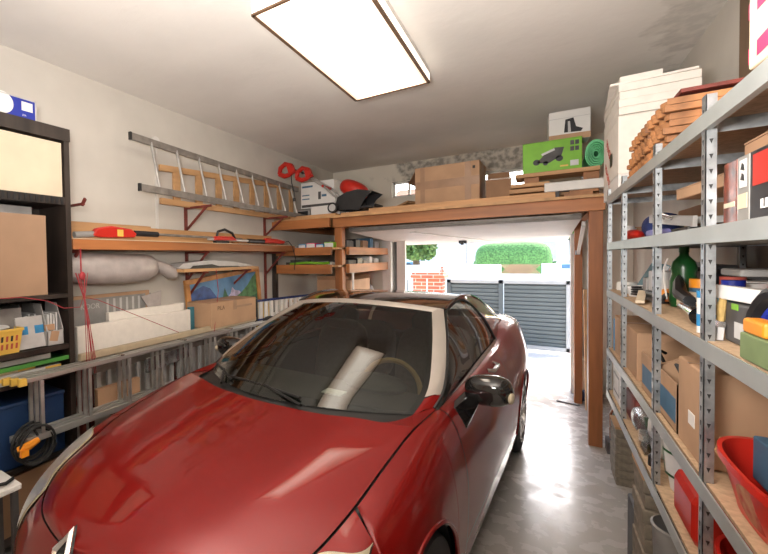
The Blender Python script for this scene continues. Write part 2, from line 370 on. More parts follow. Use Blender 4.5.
# ------------------------------------------------------------------ platform over the car
p = thing('storage_platform', 'orange stained timber storage platform above the garage door, on square posts', 'platform', (-1.2,5.4,0))
def post(x0,x1,y0,y1,z1,par=p): MB().box(x0,x1,y0,y1,0,z1).build('post', 'woodz', par, bevel=.004)
post(.335,.43,4.53,4.63,2.06); post(-2.045,-1.95,4.53,4.63,2.06); post(.30,.37,5.75,5.85,2.06); post(-1.97,-1.88,6.18,6.28,2.06)
MB().box(-2.05,.44,4.49,4.53,2.055,2.165).build('front_beam', 'woodx', p, bevel=.003)
MB().box(-2.85,-2.05,4.38,4.43,2.055,2.165).build('front_beam', 'woodx', p, bevel=.003)
for x in (-2.80,-2.0,-1.0,-.1,.34): MB().box(x,x+.07,4.53 if x > -2.1 else 4.43,6.28,2.06,2.14).build('joist', 'wood', p)
MB().box(-2.85,.44,4.44,6.28,2.165,2.19).build('deck', 'pine', p)
# board stacks lying on the deck
def plank(label, x0,x1,y0,y1,z0,z1,m_='pinex',rz=0,group='loose boards on the platform',name='timber_board'):
    cx, cy = (x0+x1)/2, (y0+y1)/2
    o = MB().box(x0-cx,x1-cx,y0-cy,y1-cy,0,z1-z0).build(name, m_, bevel=.003); o.location = (cx,cy,z0); o.rotation_euler = (0,0,rz)
    return tag(o, label, 'board', group)
plank('long pine board lying along the front edge of the platform', -1.95,.10,4.50,4.66,2.19,2.222)
plank('second long pine board stacked on the front edge of the platform', -1.62,.10,4.53,4.68,2.222,2.25)
plank('pine board lying behind the large carton on the platform', -1.75,-.2,5.25,5.40,2.19,2.23)
plank('pale board under the white box at the left end of the platform', -2.62,-2.0,4.46,4.66,2.19,2.222,'pinex')
plank('short brown wood block in the front board pile beside the small white carton', .16,.36,4.50,4.58,2.19,2.225,'cedar')
plank('short brown wood offcut stacked on the wood block at the platform corner', .20,.40,4.53,4.62,2.225,2.25,'cedar')
plank('thick board under the lime green box, topmost of its pile', -.21,.42,4.66,4.95,2.425,2.462)
plank('board in the middle of the pile under the lime green box', -.25,.06,4.66,4.9,2.335,2.37)
plank('lower long board of the pile under the lime green box', -.26,.30,4.68,4.95,2.285,2.325)
plank('bottom board of the pile under the lime green box', -.20,.30,4.72,4.95,2.235,2.275)
plank('spacer block between boards under the lime green box', -.14,-.02,4.70,4.8,2.37,2.425,'cedar')
plank('spacer block at the right end of the boards under the green box', .31,.42,4.72,4.9,2.19,2.425,'cedar')
plank('spacer block beneath the bottom board of the green box pile', .0,.12,4.74,4.9,2.19,2.235,'cedar')
o = MB().prism([(-1.98,5.5,2.192),(-1.33,5.05,2.34),(-1.33,5.07,2.37),(-1.98,5.52,2.215)], (.12,.35,0)).build('timber_board','pinex'); tag(o,'brown board tilted up behind the snow blower against the big carton','board','loose boards on the platform')
# shelves under the left end of the platform
s_ = thing('timber_shelves', 'orange timber shelves under the left end of the platform, full of clutter', 'shelves', (-2.4,5.3,1.2))
for z0, z1 in ((1.725,1.82),(1.50,1.61)):
    MB().box(-2.85,-2.03,4.38,4.42,z0,z1).build('front_rail','woodx',s_)
    MB().box(-1.945,-1.905,4.64,6.17,z0,z1).build('side_rail','wood',s_)
    MB().box(-2.85,-1.95,4.42,6.28,z1-.03,z1-.008).build('shelf','pinex',s_)
MB().box(-2.845,-2.79,4.36,4.42,1.0,1.83).build('upright','dkcase',s_)
MB().box(-1.9,-1.88,4.7,4.72,1.10,1.5,0).build('upright','wht_metal',s_)

def item(mb, name, mats, label, cat, group=None, **k): return single(mb, name, mats, label, cat, group, **k)
# things on those shelves
g_='things on the timber shelves'
x = -2.5
for i,(w_,h_,c_,nm) in enumerate(((.10,.05,'midblue','blue'),(.12,.06,'pink','pink'),(.10,.045,'midblue','second blue'),(.12,.065,'yellow','yellow-green'))):
    k = MB().box(x,x+w_,4.45,4.62,1.815,1.815+h_).box(x+.005,x+w_-.005,4.447,4.45,1.82,1.805+h_,1)
    item(k,'plastic_case',[c_,'paper'] if c_!='yellow' else ['green','paper'],'small %s case on the top timber shelf, left of the platform post' % nm,'case',bevel=.006); x += w_+.012
o = carton('flat white box under the coloured cases on the top timber shelf', -2.12+.02,-2.05+.01,4.46,4.7,1.813,1.86,'white',name='flat_box')
item(MB().box(-2.70,-2.54,4.45,4.6,1.813,1.845).box(-2.69,-2.60,4.46,4.58,1.845,1.86), 'tool_case','grey','dull grey case at the wall end of the top timber shelf','case',bevel=.008)
item(MB().tube([(-2.65,4.5,1.62),(-2.4,4.47,1.635),(-2.2,4.52,1.625),(-2.1,4.48,1.63)],.016), 'rolled_mat','green','green rolled strip lying along the middle timber shelf','strip')
item(MB().box(-2.75,-2.35,4.55,4.75,1.606,1.64).box(-2.7,-2.45,4.58,4.7,1.64,1.67), 'dark_tray','dkgrey','dark flat tray on the middle timber shelf near the wall','tray',bevel=.005)
item(MB().box(-2.3,-2.1,4.55,4.75,1.606,1.635,0).box(-2.28,-2.15,4.57,4.72,1.635,1.648,1), 'paper_pile',['paper','grey'],'pale papers on the middle timber shelf beside the platform post','papers')
for i,(y0,w_,h_,m_,nm,cat) in enumerate(((4.75,.22,.09,'dkgrey','dark grey tool bag on the top side shelf nearest the post','bag'),(5.05,.16,.11,'black','black case on the top side shelf behind the tool bag','case'),(5.3,.2,.1,'carddk','brown carton in the middle of the top side shelf','box'),(5.58,.12,.14,'lblblue','dull blue tin on the top side shelf','tin'),(5.78,.18,.1,'grey','grey box at the far end of the top side shelf','box'))):
    item(MB().box(-2.2,-1.98,y0,y0+w_,1.813,1.813+h_).box(-2.19,-1.99,y0+.01,y0+w_-.01,1.813+h_,1.82+h_), {'bag':'tool_bag','case':'tool_case','box':'small_carton','tin':'paint_tin'}[cat], m_, nm, cat, bevel=.01)
for i,(y0,w_,h_,m_,nm,cat) in enumerate(((4.8,.25,.05,'dkgrey','dark flat pack on the lower side shelf','pack'),(5.1,.18,.07,'black','black coil case on the lower side shelf','case'),(5.32,.2,.04,'grey','grey folded sheet on the lower side shelf','sheet'),(5.55,.12,.09,'white','white small box on the lower side shelf','box'),(5.75,.2,.06,'ltgrey','pale crate at the end of the lower side shelf','crate'))):
    item(MB().box(-2.2,-1.98,y0,y0+w_,1.606,1.606+h_).box(-2.19,-2.0,y0+.01,y0+w_-.02,1.606+h_,1.612+h_), {'pack':'flat_pack','case':'coil_case','sheet':'folded_sheet','box':'small_carton','crate':'low_crate'}[cat], m_, nm, cat, bevel=.008)
# lower shelf, below the side shelf: open carton
MB().box(-2.84,-1.95,4.7,6.25,1.10,1.13).build('shelf','pinex',s_)
MB().box(-2.84,-2.80,4.72,4.76,0,1.10).box(-2.84,-2.80,6.18,6.22,0,1.10).box(-2.02,-1.98,4.72,4.76,0,1.10).box(-2.02,-1.98,6.1,6.14,0,1.10).build('leg','woodz',s_)
carton('brown open carton on the lowest timber shelf behind the car roof', -2.45,-1.98,4.85,5.55,1.13,1.40,'card',openf=True)
item(MB().box(-2.2,-1.99,5.72,5.95,1.13,1.18).ell((-2.1,5.83,1.22),(.07,.09,.07),8), 'paint_pot','grey','grey round pot beyond the open carton on the lowest timber shelf','pot')

# ------------------------------------------------------------------ things on the platform
# big carton (long face to the camera)
t = carton('large brown cardboard box with crossed parcel tape in the middle of the platform', -1.19,-.53,4.88,5.35,2.25,2.70,'card',rz=-.03)
k = MB().box(-.33,.33,-.238,-.235,.20,.29).box(-.27,-.22,-.2385,-.2355,0,.45).box(.19,.25,-.2385,-.2355,0,.45); k.build('tape','tape',t,local=True)
MB().box(.265,.29,-.2395,-.237,.37,.40).build('stain','ink',t,local=True)
MB().prism([(-.33,-.2,.445),(-.42,-.18,.30),(-.42,.18,.30),(-.33,.2,.445)], (.004,0,0)).build('flap','carddk',t,local=True)
carton('small open brown carton right of the large taped box on the platform', -.50,-.27,4.95,5.25,2.25,2.49,'carddk',openf=True, rz=.1)
for a in (-1.19,-.9,-.6,-.35): plank('thin batten lying under the cardboard boxes on the platform, %s' % {-1.19:'leftmost of four',-.9:'second from the left',-.6:'third from the left',-.35:'rightmost of four'}[a], a, a+.07, 4.9, 5.3, 2.19, 2.25,'pine',group='battens under the boxes')
# green mower box
t = carton('lime green box printed with a lawn mower, on the board pile', -.15,.30,4.72,5.10,2.462,2.755,'green',tape='')
T0 = 4.7185
def mower_print(t):
    k = MB()
    k.prism([(-.04,T0,2.56),(.05,T0,2.545),(.15,T0,2.60),(.17,T0,2.68),(.10,T0,2.685),(.03,T0,2.64)], (0,.001,0),0)
    for x_,z_,r_ in ((-.04,2.565,.028),(.03,2.548,.02),(.135,2.58,.028)): k.cyl((x_,T0,z_),(x_,T0+.001,z_),r_,n=14,mi=1)
    k.bar((.10,T0,2.67),(.0,T0,2.63),.002,.02,up=(0,0,1),mi=2)
    k.build('mower_picture',['dkgrey','black','paper'],t)
    k = MB()
    for x_,z_ in ((.215,2.69),(.25,2.69),(.215,2.635),(.25,2.635)): k.box(x_,x_+.028,T0,T0+.001,z_,z_+.04)
    k.box(.215,.275,T0,T0+.001,2.50,2.55,1); k.build('small_pictures',['dkgrey','paper'],t)
    text('MOWER','lettering',.0001,(0,0,0),(1,0,0),(0,0,1),'white',t) if False else None
    MB().box(.14,.20,T0,T0+.001,2.50,2.515).build('price_band','yellow',t)
mower_print(t)
# boot box: white carton tipped forward, lid open, dark picture of a boot
t = carton('white shoe carton with a brown base and a boot picture, on the green box', .05,.36,4.80,5.02,2.757,3.03,'white',tape='',rz=.06)
k = MB().box(-.157,.157,-.113,-.1105,-.0,.055); k.build('brown_base','card',t,local=True)
k = MB().prism([(-.04,-.1125,.07),(.085,-.1125,.065),(.10,-.1125,.09),(.05,-.1125,.115),(.03,-.1125,.20),(-.03,-.1125,.19)],(0,.001,0),0).prism([(-.01,-.1135,.07),(.012,-.1135,.07),(.005,-.1135,.17),(-.012,-.1135,.17)],(0,.001,0),1)
k.build('boot_picture',['black','ltgrey'],t,local=True)
MB().prism([(-.15,-.112,.205),(.15,-.112,.205),(.155,-.116,.203),(-.155,-.116,.203)],(0,0,.003)).build('lid_edge','ltgrey',t,local=True)
# green foam roll: spiral seen end-on
k = MB(); rows = []
for i in range(90):
    a = i*.28; r_ = .035+.085*i/90; rows.append((r_*math.cos(a), r_*math.sin(a)))
MB_cap = None
for off, nm in ((0,0),):
    k.grid([[V(.395+x_*.62,4.66,2.575+z_), V(.395+x_*.62,5.35,2.575+z_), V(.395+x_*.62*.93,5.35,2.575+z_*.93), V(.395+x_*.62*.93,4.66,2.575+z_*.93), V(.395+x_*.62,4.66,2.575+z_)] for x_, z_ in rows])
k.add([V(.395+.124*.62*math.cos(2*PI*i/32),4.70,2.580+.124*math.sin(2*PI*i/32)) for i in range(32)]+[V(.395+.026*.62*math.cos(2*PI*i/32),4.70,2.575+.026*math.sin(2*PI*i/32)) for i in range(32)],[(i,(i+1)%32,32+(i+1)%32,32+i) for i in range(32)])
item(k,'camping_mat','mint','rolled mint green foam mat beside the lime green box','mat',smooth=True)
# white long box near right platform corner
t = carton('long flat white carton jutting out at the right end of the platform', .02,.50,4.55,4.66,2.255,2.335,'white',tape='',rz=.02,name='flat_carton')
item(MB().box(.10,.13,4.56,4.6,2.19,2.253).box(.07,.16,4.55,4.62,2.19,2.2),'support_foot','dkgrey','small dark foot propping up the long white carton','foot')
# white printer box with print, left behind the snow blower
t = carton('white appliance carton with grey lettering behind the red snow blower', -2.68,-2.19,4.86,5.2,2.36,2.71,'white',tape='',rz=0)
k = MB().box(-2.67,-2.2,4.8585,4.8595,2.375,2.41).box(-2.42,-2.38,4.8585,4.8595,2.47,2.57); k.build('print','dkgrey',t)
k = MB()
for z_ in (2.53,2.48): k.box(-2.66,-2.55,4.8585,4.8595,z_,z_+.015)
k.box(-2.37,-2.30,4.8585,4.8595,2.50,2.53); k.box(-2.66,-2.50,4.8585,4.8595,2.64,2.665); k.build('print_lines','lblblue',t)
carton('low white polystyrene box under the white appliance carton', -2.45,-2.05,4.70,5.2,2.222,2.355,'white',tape='',name='polystyrene_box')
item(MB().box(-2.68,-2.48,4.72,5.1,2.222,2.33).box(-2.66,-2.5,4.715,4.72,2.24,2.31,1),'toolbox',['grey','black'],'grey tool box beneath the left side of the white carton','toolbox',bevel=.01)
# snow blower
sb = thing('snow_blower','red and black electric snow blower with folded handle on the platform','snow blower',(-1.9,4.68,2.25),0)
def sbp(): return MB()
k = sbp().ell((-1.84,4.66,2.505),(.175,.155,.10),14,T=Matrix.Rotation(.5,4,'Y'),pw=.8); k.build('hood','red',sb,smooth=True)
k = MB()  # black auger housing: open bucket with flared lip
pr = [(-2.03,2.27),(-1.99,2.41),(-1.88,2.46),(-1.74,2.48),(-1.56,2.44),(-1.64,2.38),(-1.69,2.30),(-1.72,2.24)]
for y_ in (4.50,4.84): k.prism([(x_,y_,z_) for x_,z_ in pr],(0,.012,0))
k.grid([[V(x_,4.50,z_),V(x_,4.85,z_)] for x_,z_ in pr[:5]])
k.grid([[V(x_,4.50,z_-.006),V(x_,4.85,z_-.006)] for x_,z_ in pr[:5]],flip=True)
k.build('auger_housing','black',sb)
k = MB().cyl((-1.83,4.52,2.33),(-1.83,4.83,2.33),.018)
for i in range(26):
    a = i*.55; y_ = 4.53+i*.0115; k.bar((-1.83,y_,2.33),(-1.83+.085*math.cos(a),y_,2.33+.085*math.sin(a)),.02,.03)
k.build('auger','rubber',sb)
k = MB().box(-1.76,-1.55,4.52,4.83,2.262,2.285).box(-1.60,-1.54,4.55,4.8,2.285,2.30); k.build('scraper','black',sb)
for y_ in (4.46,4.88):
    w_ = MB().cyl((-2.03,y_-.02,2.285),(-2.03,y_+.02,2.285),.062,n=24).build('wheel','rubber',sb)
    MB().cyl((-2.03,y_-.023,2.285),(-2.03,y_+.023,2.285),.04,n=20).build('hub','ltgrey',w_) if False else None
    h_ = MB().cyl((-2.03,y_-.024,2.285),(-2.03,y_+.024,2.285),.042,n=20).build('hub','ltgrey',sb)
for y_ in (4.56,4.78): MB().tube([(-1.97,y_,2.36),(-2.20,y_,2.58),(-2.46,y_-.02,2.75)],.013).build('tube_handle','alu',sb)
MB().cyl((-2.20,4.54,2.575),(-2.20,4.80,2.575),.016).build('joint','red',sb)
MB().tube([(-2.40,4.55,2.71),(-2.50,4.55,2.79),(-2.68,4.53,2.86)],.014).build('upper_tube','black',sb)
def dgrip(cx,cz,s,y_=4.5):
    pts = [(-.09,-.03),(-.08,.03),(-.02,.065),(.05,.04),(.085,-.03),(.03,-.05),(-.03,-.06),(-.09,-.03)]
    return MB().tube([(cx+a*s,y_,cz+b_*s) for a,b_ in pts],.025*s,n=8).prism([(cx+.03*s,y_-.025,cz-.05*s),(cx+.10*s,y_-.025,cz-.04*s),(cx+.07*s,y_-.025,cz+.045*s),(cx+0*s,y_-.025,cz+.06*s)],(0,.05,0))
dgrip(-2.68,2.83,1.25).build('rear_grip','red',sb,smooth=True); dgrip(-2.43,2.745,1.2).build('front_grip','red',sb,smooth=True)
MB().tube([(-2.62,4.5,2.80),(-2.60,4.48,2.65),(-2.58,4.5,2.53),(-2.58,4.5,2.46)],.006).cyl((-2.58,4.5,2.46),(-2.58,4.5,2.42),.018).build('cable','black',sb)

# ------------------------------------------------------------------ ceiling lamp
def lamp(y0,y1,label):
    l_ = thing('ceiling_light',label,'light',(-.98,(y0+y1)/2,H))
    MB().box(-1.27,-.69,y0,y1,3.07,H).build('housing','wht_metal',l_)
    k = MB().box(-1.27,-1.262,y0,y1,3.0,3.07).box(-.698,-.69,y0,y1,3.0,3.07).box(-1.27,-.69,y1-.008,y1,3.0,3.07).box(-1.27,-.69,y0,y0+.008,3.0,3.07); k.build('side_panel','lampside',l_)
    k = MB().box(-1.275,-1.255,y0,y1,2.995,3.005).box(-.705,-.685,y0,y1,2.995,3.005).box(-1.27,-.69,y1-.012,y1+.006,2.995,3.005).box(-1.27,-.69,y0-.006,y0+.012,2.995,3.005); k.build('frame','bronze',l_)
    MB().box(-1.255,-.705,y0+.012,y1-.012,2.999,3.004).build('diffuser','lamp',l_)
M['bronze'] = mat('bronze_edge',(.20,.12,.07),.5,.3)
def lampmat():
    m = emit('lit_diffuser',(1.0,.84,.68),LAMP); nt = m.node_tree; N = nt.nodes; L = nt.links; b = N['Principled BSDF']
    tc = N.new('ShaderNodeTexCoord'); sp = N.new('ShaderNodeSeparateXYZ'); L.new(tc.outputs['Object'],sp.inputs[0])
    ax = N.new('ShaderNodeMath'); ax.operation='ABSOLUTE'; L.new(sp.outputs[0],ax.inputs[0]); sx_ = N.new('ShaderNodeMath'); sx_.operation='MULTIPLY'; sx_.inputs[1].default_value=1/.275; L.new(ax.outputs[0],sx_.inputs[0])
    ay = N.new('ShaderNodeMath'); ay.operation='ABSOLUTE'; L.new(sp.outputs[1],ay.inputs[0]); sy_ = N.new('ShaderNodeMath'); sy_.operation='MULTIPLY_ADD'; sy_.inputs[1].default_value=3.4; sy_.inputs[2].default_value=-1.62; L.new(ay.outputs[0],sy_.inputs[0])
    mx = N.new('ShaderNodeMath'); mx.operation='MAXIMUM'; L.new(sx_.outputs[0],mx.inputs[0]); L.new(sy_.outputs[0],mx.inputs[1])
    r1 = N.new('ShaderNodeValToRGB'); r1.color_ramp.elements[0].position=.35; r1.color_ramp.elements[1].position=1.0; r1.color_ramp.elements[0].color=(1,.87,.72,1); r1.color_ramp.elements[1].color=(1,.66,.42,1); L.new(mx.outputs[0],r1.inputs[0]); L.new(r1.outputs[0],b.inputs['Emission Color'])
    r2 = N.new('ShaderNodeMapRange'); r2.inputs[1].default_value=.25; r2.inputs[2].default_value=1.0; r2.inputs[3].default_value=LAMP*1.5; r2.inputs[4].default_value=1.1; L.new(mx.outputs[0],r2.inputs[0]); L.new(r2.outputs[0],b.inputs['Emission Strength'])
    return m
M['lamp'] = lampmat()
M['lampside'] = emit('lit_lamp_side',(1.0,.88,.72),LAMP*.35)
lamp(1.79,3.27,'lit rectangular ceiling light with a thin bronze rim')
lamp(-1.45,.1,'added fill light shaped like the ceiling light, unseen behind the camera')  # unseen extra lamp, added to brighten ceiling and walls

# ------------------------------------------------------------------ outside
struct(MB().box(-12,12,YB+.2,60,-.15,0),'trim_4','paving')
gt = thing('driveway_gate','slate grey louvred metal gate across the driveway','gate',(-.3,8.4,0))
def gp(x0,x1):
    k = MB()
    n = 15
    for i in range(n):
        z = .12+i*(1.04/n); k.prism([(x0,8.40,z),(x0,8.385,z+.055),(x0,8.395,z+.06),(x0,8.41,z+.005)],(x1-x0,0,0))
    k.box(x0,x1,8.42,8.43,.08,1.18); return k
gp(-.55,.33).build('louvre_panel','gategrey',gt); gp(-1.42,-.63).build('louvre_panel','gategrey',gt)
for x0 in (-.63,.33,-1.48): MB().box(x0,x0+.07,8.36,8.44,.05,1.24).build('gate_post','gatelight',gt) if x0==.33 else MB().box(x0,x0+.07,8.36,8.44,.05,1.24).build('gate_post','gategrey',gt)
MB().box(-1.48,.40,8.36,8.44,1.18,1.24).build('top_rail','gatelight',gt); MB().box(-1.48,.40,8.36,8.44,.05,.12).build('bottom_rail','gatelight',gt)
M_ = MB().box(-6,-2.25,8.5,8.6,0,1.22)
item(M_,'side_fence','gategrey','dark grey fence left of the brick pillar outside','fence')
bp_ = thing('brick_pillar','red brick gate pillar with a stepped cap outside the garage','pillar',(-1.9,8.35,0))
MB().box(-2.06,-1.53,8.20,8.55,0,1.27).build('shaft','brick',bp_); MB().box(-2.10,-1.49,8.16,8.59,1.27,1.33).box(-2.08,-1.51,8.18,8.57,1.33,1.37).build('cap','brick',bp_)
item(MB().box(-1.81,-1.79,8.19,8.20,0,1.265),'downpipe_strip','wht_metal','pale vertical strip up the face of the brick pillar','strip')
# low white wall with lattice across the street
wl = thing('street_wall','white street wall with a brown lattice strip beyond the gate','wall',(-.5,14,0))
MB().box(-5.5,-1.0,14,14.2,0,1.40).box(.0,1.2,14,14.2,0,1.42).box(-1.0,.0,14.05,14.15,0,1.12).build('wall','render',wl)
k = MB()
for i in range(13):
    x_ = -1.0+i*.058
    k.bar((x_,14.1,1.12),(x_+.27,14.1,1.40),.02,.025); k.bar((x_+.27,14.08,1.12),(x_,14.08,1.40),.02,.025)
k.build('lattice','carddk',wl)
item(MB().box(.45,.72,13.93,14.0,1.28,1.40),'meter_box','lblblue','dull blue box on the white street wall at the right','box')
# hedge, trees
def leafy(mb,c,r,n,s,seed):
    rr = random.Random(seed)
    for i in range(n):
        a = rr.uniform(0,2*PI); b_ = math.asin(rr.uniform(-.7,1)); q = rr.uniform(.8,1.04)
        p_ = V(c[0]+r[0]*q*math.cos(a)*math.cos(b_), c[1]+r[1]*q*math.sin(a)*math.cos(b_), c[2]+r[2]*q*math.sin(b_))
        u_ = V(rr.uniform(-1,1),rr.uniform(-1,1),rr.uniform(-1,1)).normalized()*s; w_ = u_.cross(V(rr.uniform(-1,1),rr.uniform(-1,1),rr.uniform(-1,1))).normalized()*s*.6
        mb.add([p_-u_,p_+w_,p_+u_,p_-w_],[(0,1,2,3)])
    return mb
hd = thing('clipped_hedge','rounded clipped green hedge across the street','hedge',(-1.2,17,0))
k = MB().ell((-.85,17,1.2),(1.15,.8,.95),16,pw=.45); leafy(k,(-.85,17,1.2),(1.2,.85,1.02),2600,.07,3).build('foliage','hedge',hd)
def tree(x_,y_,z_,r_,label,seed,m_='leaf'):
    t = thing('leafy_tree',label,'tree',(x_,y_,0))
    MB().tube([(x_,y_,0),(x_+.1,y_,z_*.5),(x_,y_,z_)],.14,rr=[.2,.15,.08]).build('trunk','bark',t)
    k = MB().ell((x_,y_,z_),(r_*.8,r_*.8,r_*.75),10); leafy(k,(x_,y_,z_),(r_*1.1,r_*1.1,r_*1.0),1800,.13*r_,seed).build('foliage',m_,t)
tree(-3.6,14.6,2.0,.62,'leafy tree with brownish branches at the left of the garage opening',4)
tree(.9,19,3.0,1.0,'small light green tree right of the hedge',5)
tree(3.6,26,3.2,1.9,'distant tree at the right edge of the garage opening',6,'hedge')
def house(x0,x1,y0,z1,label,n):
    h_ = thing('house',label,'house',((x0+x1)/2,y0+3,0))
    MB().box(x0,x1,y0,y0+6,0,z1).build('wall','render',h_)
    MB().prism([(x0-.3,y0-.3,z1),(x1+.3,y0-.3,z1),(x1-.8,y0+3,z1+2),(x0+.8,y0+3,z1+2)],(0,0,.12)).build('roof','roof',h_)
    for i in range(n):
        xx = x0+(i+.6)*(x1-x0)/n
        w_ = MB().box(xx-.45,xx+.45,y0-.05,y0,1.3,2.5).build('window','wht_metal',h_); MB().box(xx-.38,xx+.38,y0-.06,y0-.05,1.37,2.43).build('pane','ltgrey',w_)
house(-9,-2.4,26,4.2,'pale house behind the hedge at the left',4)
house(-.6,5.5,30,4.4,'pale house far behind the hedge at the right',4)
item(MB().cyl((-2.05,15,0),(-2.05,15,3.4),.03).box(-2.2,-1.95,14.95,15.02,2.2,2.42),'street_sign','grey','thin street pole with a small sign panel left of the hedge','pole')
def parked(x_,y_,m_,label):
    t = thing('parked_car',label,'car',(x_,y_,0))
    MB().prism([(x_-2,y_,.3),(x_-2,y_,.85),(x_-1.2,y_,.95),(x_-.7,y_,1.42),(x_+.8,y_,1.45),(x_+1.5,y_,1.0),(x_+2,y_,.9),(x_+2,y_,.3)],(0,1.7,0)).build('body',m_,t,bevel=.08)
    MB().prism([(x_-1.0,y_-.01,.98),(x_-.62,y_-.01,1.36),(x_+.7,y_-.01,1.38),(x_+1.2,y_-.01,1.0)],(0,.02,0)).build('side_window','black',t)
    for a in (-1.3,1.3): MB().cyl((x_+a,y_-.03,.32),(x_+a,y_+.2,.32),.32).build('wheel','rubber',t)
parked(-5.6,19,'lblblue','blue car parked across the street at the left')
parked(3.4,19.5,'dkgrey','dark car parked across the street at the right')
# outdoor cone-like finial beside the pillar
item(MB().lathe([(.0,1.50),(.02,1.48),(.03,1.43),(.04,1.372),(.0,1.372)],(-1.56,8.36,0)),'finial','brick','small terracotta finial on the right corner of the brick pillar','ornament')

# ------------------------------------------------------------------ light and camera
w = bpy.data.worlds.new('sky'); S.world = w; w.use_nodes = True; nt = w.node_tree; N = nt.nodes; L = nt.links
sky = N.new('ShaderNodeTexSky'); sky.sky_type = 'NISHITA'; sky.sun_disc = False; sky.sun_elevation = math.radians(38); sky.sun_rotation = math.radians(20); sky.air_density = 1.0; sky.dust_density = 2.5
L.new(sky.outputs[0], N['Background'].inputs[0]); N['Background'].inputs[1].default_value = SKY
sl = bpy.data.lights.new('sun','SUN'); sl.energy = SUN; sl.angle = .01; sl.color = (1,.93,.82)
so = bpy.data.objects.new('sun', sl); C.objects.link(so)
so.rotation_euler = (V(-.35,-.40,-1.0)).to_track_quat('-Z','Y').to_euler()
fl = bpy.data.lights.new('bounced_flash_fill','AREA'); fl.energy = FLASH; fl.size = .5; fl.color = (1,.95,.90)  # soft fill light added near the camera, standing in for a bounced flash
fo = bpy.data.objects.new('bounced_flash_fill', fl); C.objects.link(fo); fo.location = (-.35,.1,1.95); fo.rotation_euler = (PI-.62,0,0)
cam = bpy.data.cameras.new('camera'); co = bpy.data.objects.new('camera', cam); C.objects.link(co); S.camera = co
f, yaw, pitch, roll, cx, cy = 402.57, 35.327, 1.377, -1.017, 256.52, 268.84
a, p_, r_ = [math.radians(q) for q in (yaw, pitch, roll)]
F = V(-math.sin(a)*math.cos(p_), math.cos(a)*math.cos(p_), -math.sin(p_)); R0 = V(math.cos(a), math.sin(a), 0); U0 = R0.cross(F)
Rr = math.cos(r_)*R0+math.sin(r_)*U0; Uu = -math.sin(r_)*R0+math.cos(r_)*U0
co.matrix_world = Matrix(((Rr.x,Uu.x,-F.x,0),(Rr.y,Uu.y,-F.y,0),(Rr.z,Uu.z,-F.z,1.69),(0,0,0,1)))
cam.sensor_fit = 'HORIZONTAL'; cam.sensor_width = 36; cam.lens = f/768*36; cam.shift_x = (384-cx)/768; cam.shift_y = -(277-cy)/768
cam.clip_start = .05; cam.clip_end = 200
vs = S.view_settings; vs.view_transform = 'Standard'; vs.look = 'None'; vs.gamma = 1; vs.use_curve_mapping = False; vs.exposure = EXPO
# ------------------------------------------------------------------ the car
CAR = thing('convertible_car','dark red two-door coupe with a gloss black roof and silver windscreen frame','car',(-1.2,1.55,0),-math.radians(4.0))
# car frame: u runs back from the front axle, w to the side nearest the metal racks, z up
def cp(u,w,z): return V(w,u,z)
def catmull(P,t):
    n = len(P)-1; t = max(0,min(n,t)); i = min(int(t),n-1); f_ = t-i
    p0 = P[max(i-1,0)]; p1 = P[i]; p2 = P[i+1]; p3 = P[min(i+2,n)]
    return tuple(.5*((2*b_)+(c-a)*f_+(2*a-5*b_+4*c-d)*f_*f_+(3*b_-a-3*c+d)*f_**3) for a,b_,c,d in zip(p0,p1,p2,p3))
ST = [
 [(-.87,0,.755),(-.905,0,.67),(-.93,0,.56),(-.94,0,.45),(-.92,0,.3),(-.86,0,.2)],
 [(-.82,.30,.745),(-.87,.32,.66),(-.90,.33,.56),(-.91,.33,.45),(-.89,.33,.3),(-.83,.33,.2)],
 [(-.66,.55,.735),(-.73,.62,.65),(-.76,.66,.56),(-.77,.68,.45),(-.75,.67,.3),(-.70,.64,.2)],
 [(-.48,.645,.77),(-.55,.735,.715),(-.57,.785,.61),(-.57,.80,.47),(-.56,.79,.3),(-.54,.76,.2)],
 [(-.27,.695,.83),(-.33,.785,.785),(-.33,.85,.67),(-.33,.865,.52),(-.33,.86,.32),(-.33,.84,.2)],
 [(.02,.715,.895),(0,.80,.855),(0,.868,.745),(0,.895,.58),(0,.89,.33),(0,.86,.2)],
 [(.28,.73,.94),(.3,.80,.90),(.3,.862,.785),(.3,.89,.6),(.3,.885,.36),(.3,.86,.2)],
 [(.58,.75,.955),(.6,.80,.918),(.6,.852,.80),(.6,.88,.62),(.6,.875,.38),(.6,.855,.2)],
 [(1.2,.76,.965),(1.2,.80,.935),(1.2,.856,.815),(1.2,.885,.63),(1.2,.88,.38),(1.2,.86,.2)],
 [(1.8,.755,.98),(1.8,.80,.95),(1.8,.862,.825),(1.8,.89,.64),(1.8,.885,.38),(1.8,.865,.2)],
 [(2.25,.74,.995),(2.25,.79,.965),(2.25,.866,.84),(2.25,.90,.65),(2.25,.895,.38),(2.25,.87,.2)],
 [(2.61,.71,1.08),(2.61,.80,1.03),(2.61,.885,.87),(2.61,.905,.66),(2.61,.90,.38),(2.61,.875,.2)],
 [(3.0,.70,1.105),(3.0,.80,1.055),(3.0,.87,.87),(3.0,.895,.66),(3.0,.87,.38),(3.0,.84,.22)],
 [(3.28,.64,1.09),(3.32,.745,1.03),(3.32,.80,.85),(3.32,.83,.66),(3.3,.80,.38),(3.3,.77,.24)],
 [(3.42,.45,1.05),(3.47,.54,.965),(3.51,.57,.83),(3.54,.60,.66),(3.52,.59,.38),(3.47,.57,.25)],
 [(3.47,.21,1.03),(3.53,.25,.95),(3.57,.27,.83),(3.6,.28,.66),(3.58,.28,.38),(3.52,.27,.25)],
 [(3.485,0,1.03),(3.545,0,.95),(3.58,0,.83),(3.61,0,.66),(3.59,0,.38),(3.53,0,.25)]]
def side(t,v):
    col = [catmull([ST[i][j] for i in range(17)],t) for j in range(6)]
    return catmull(col, v*5)
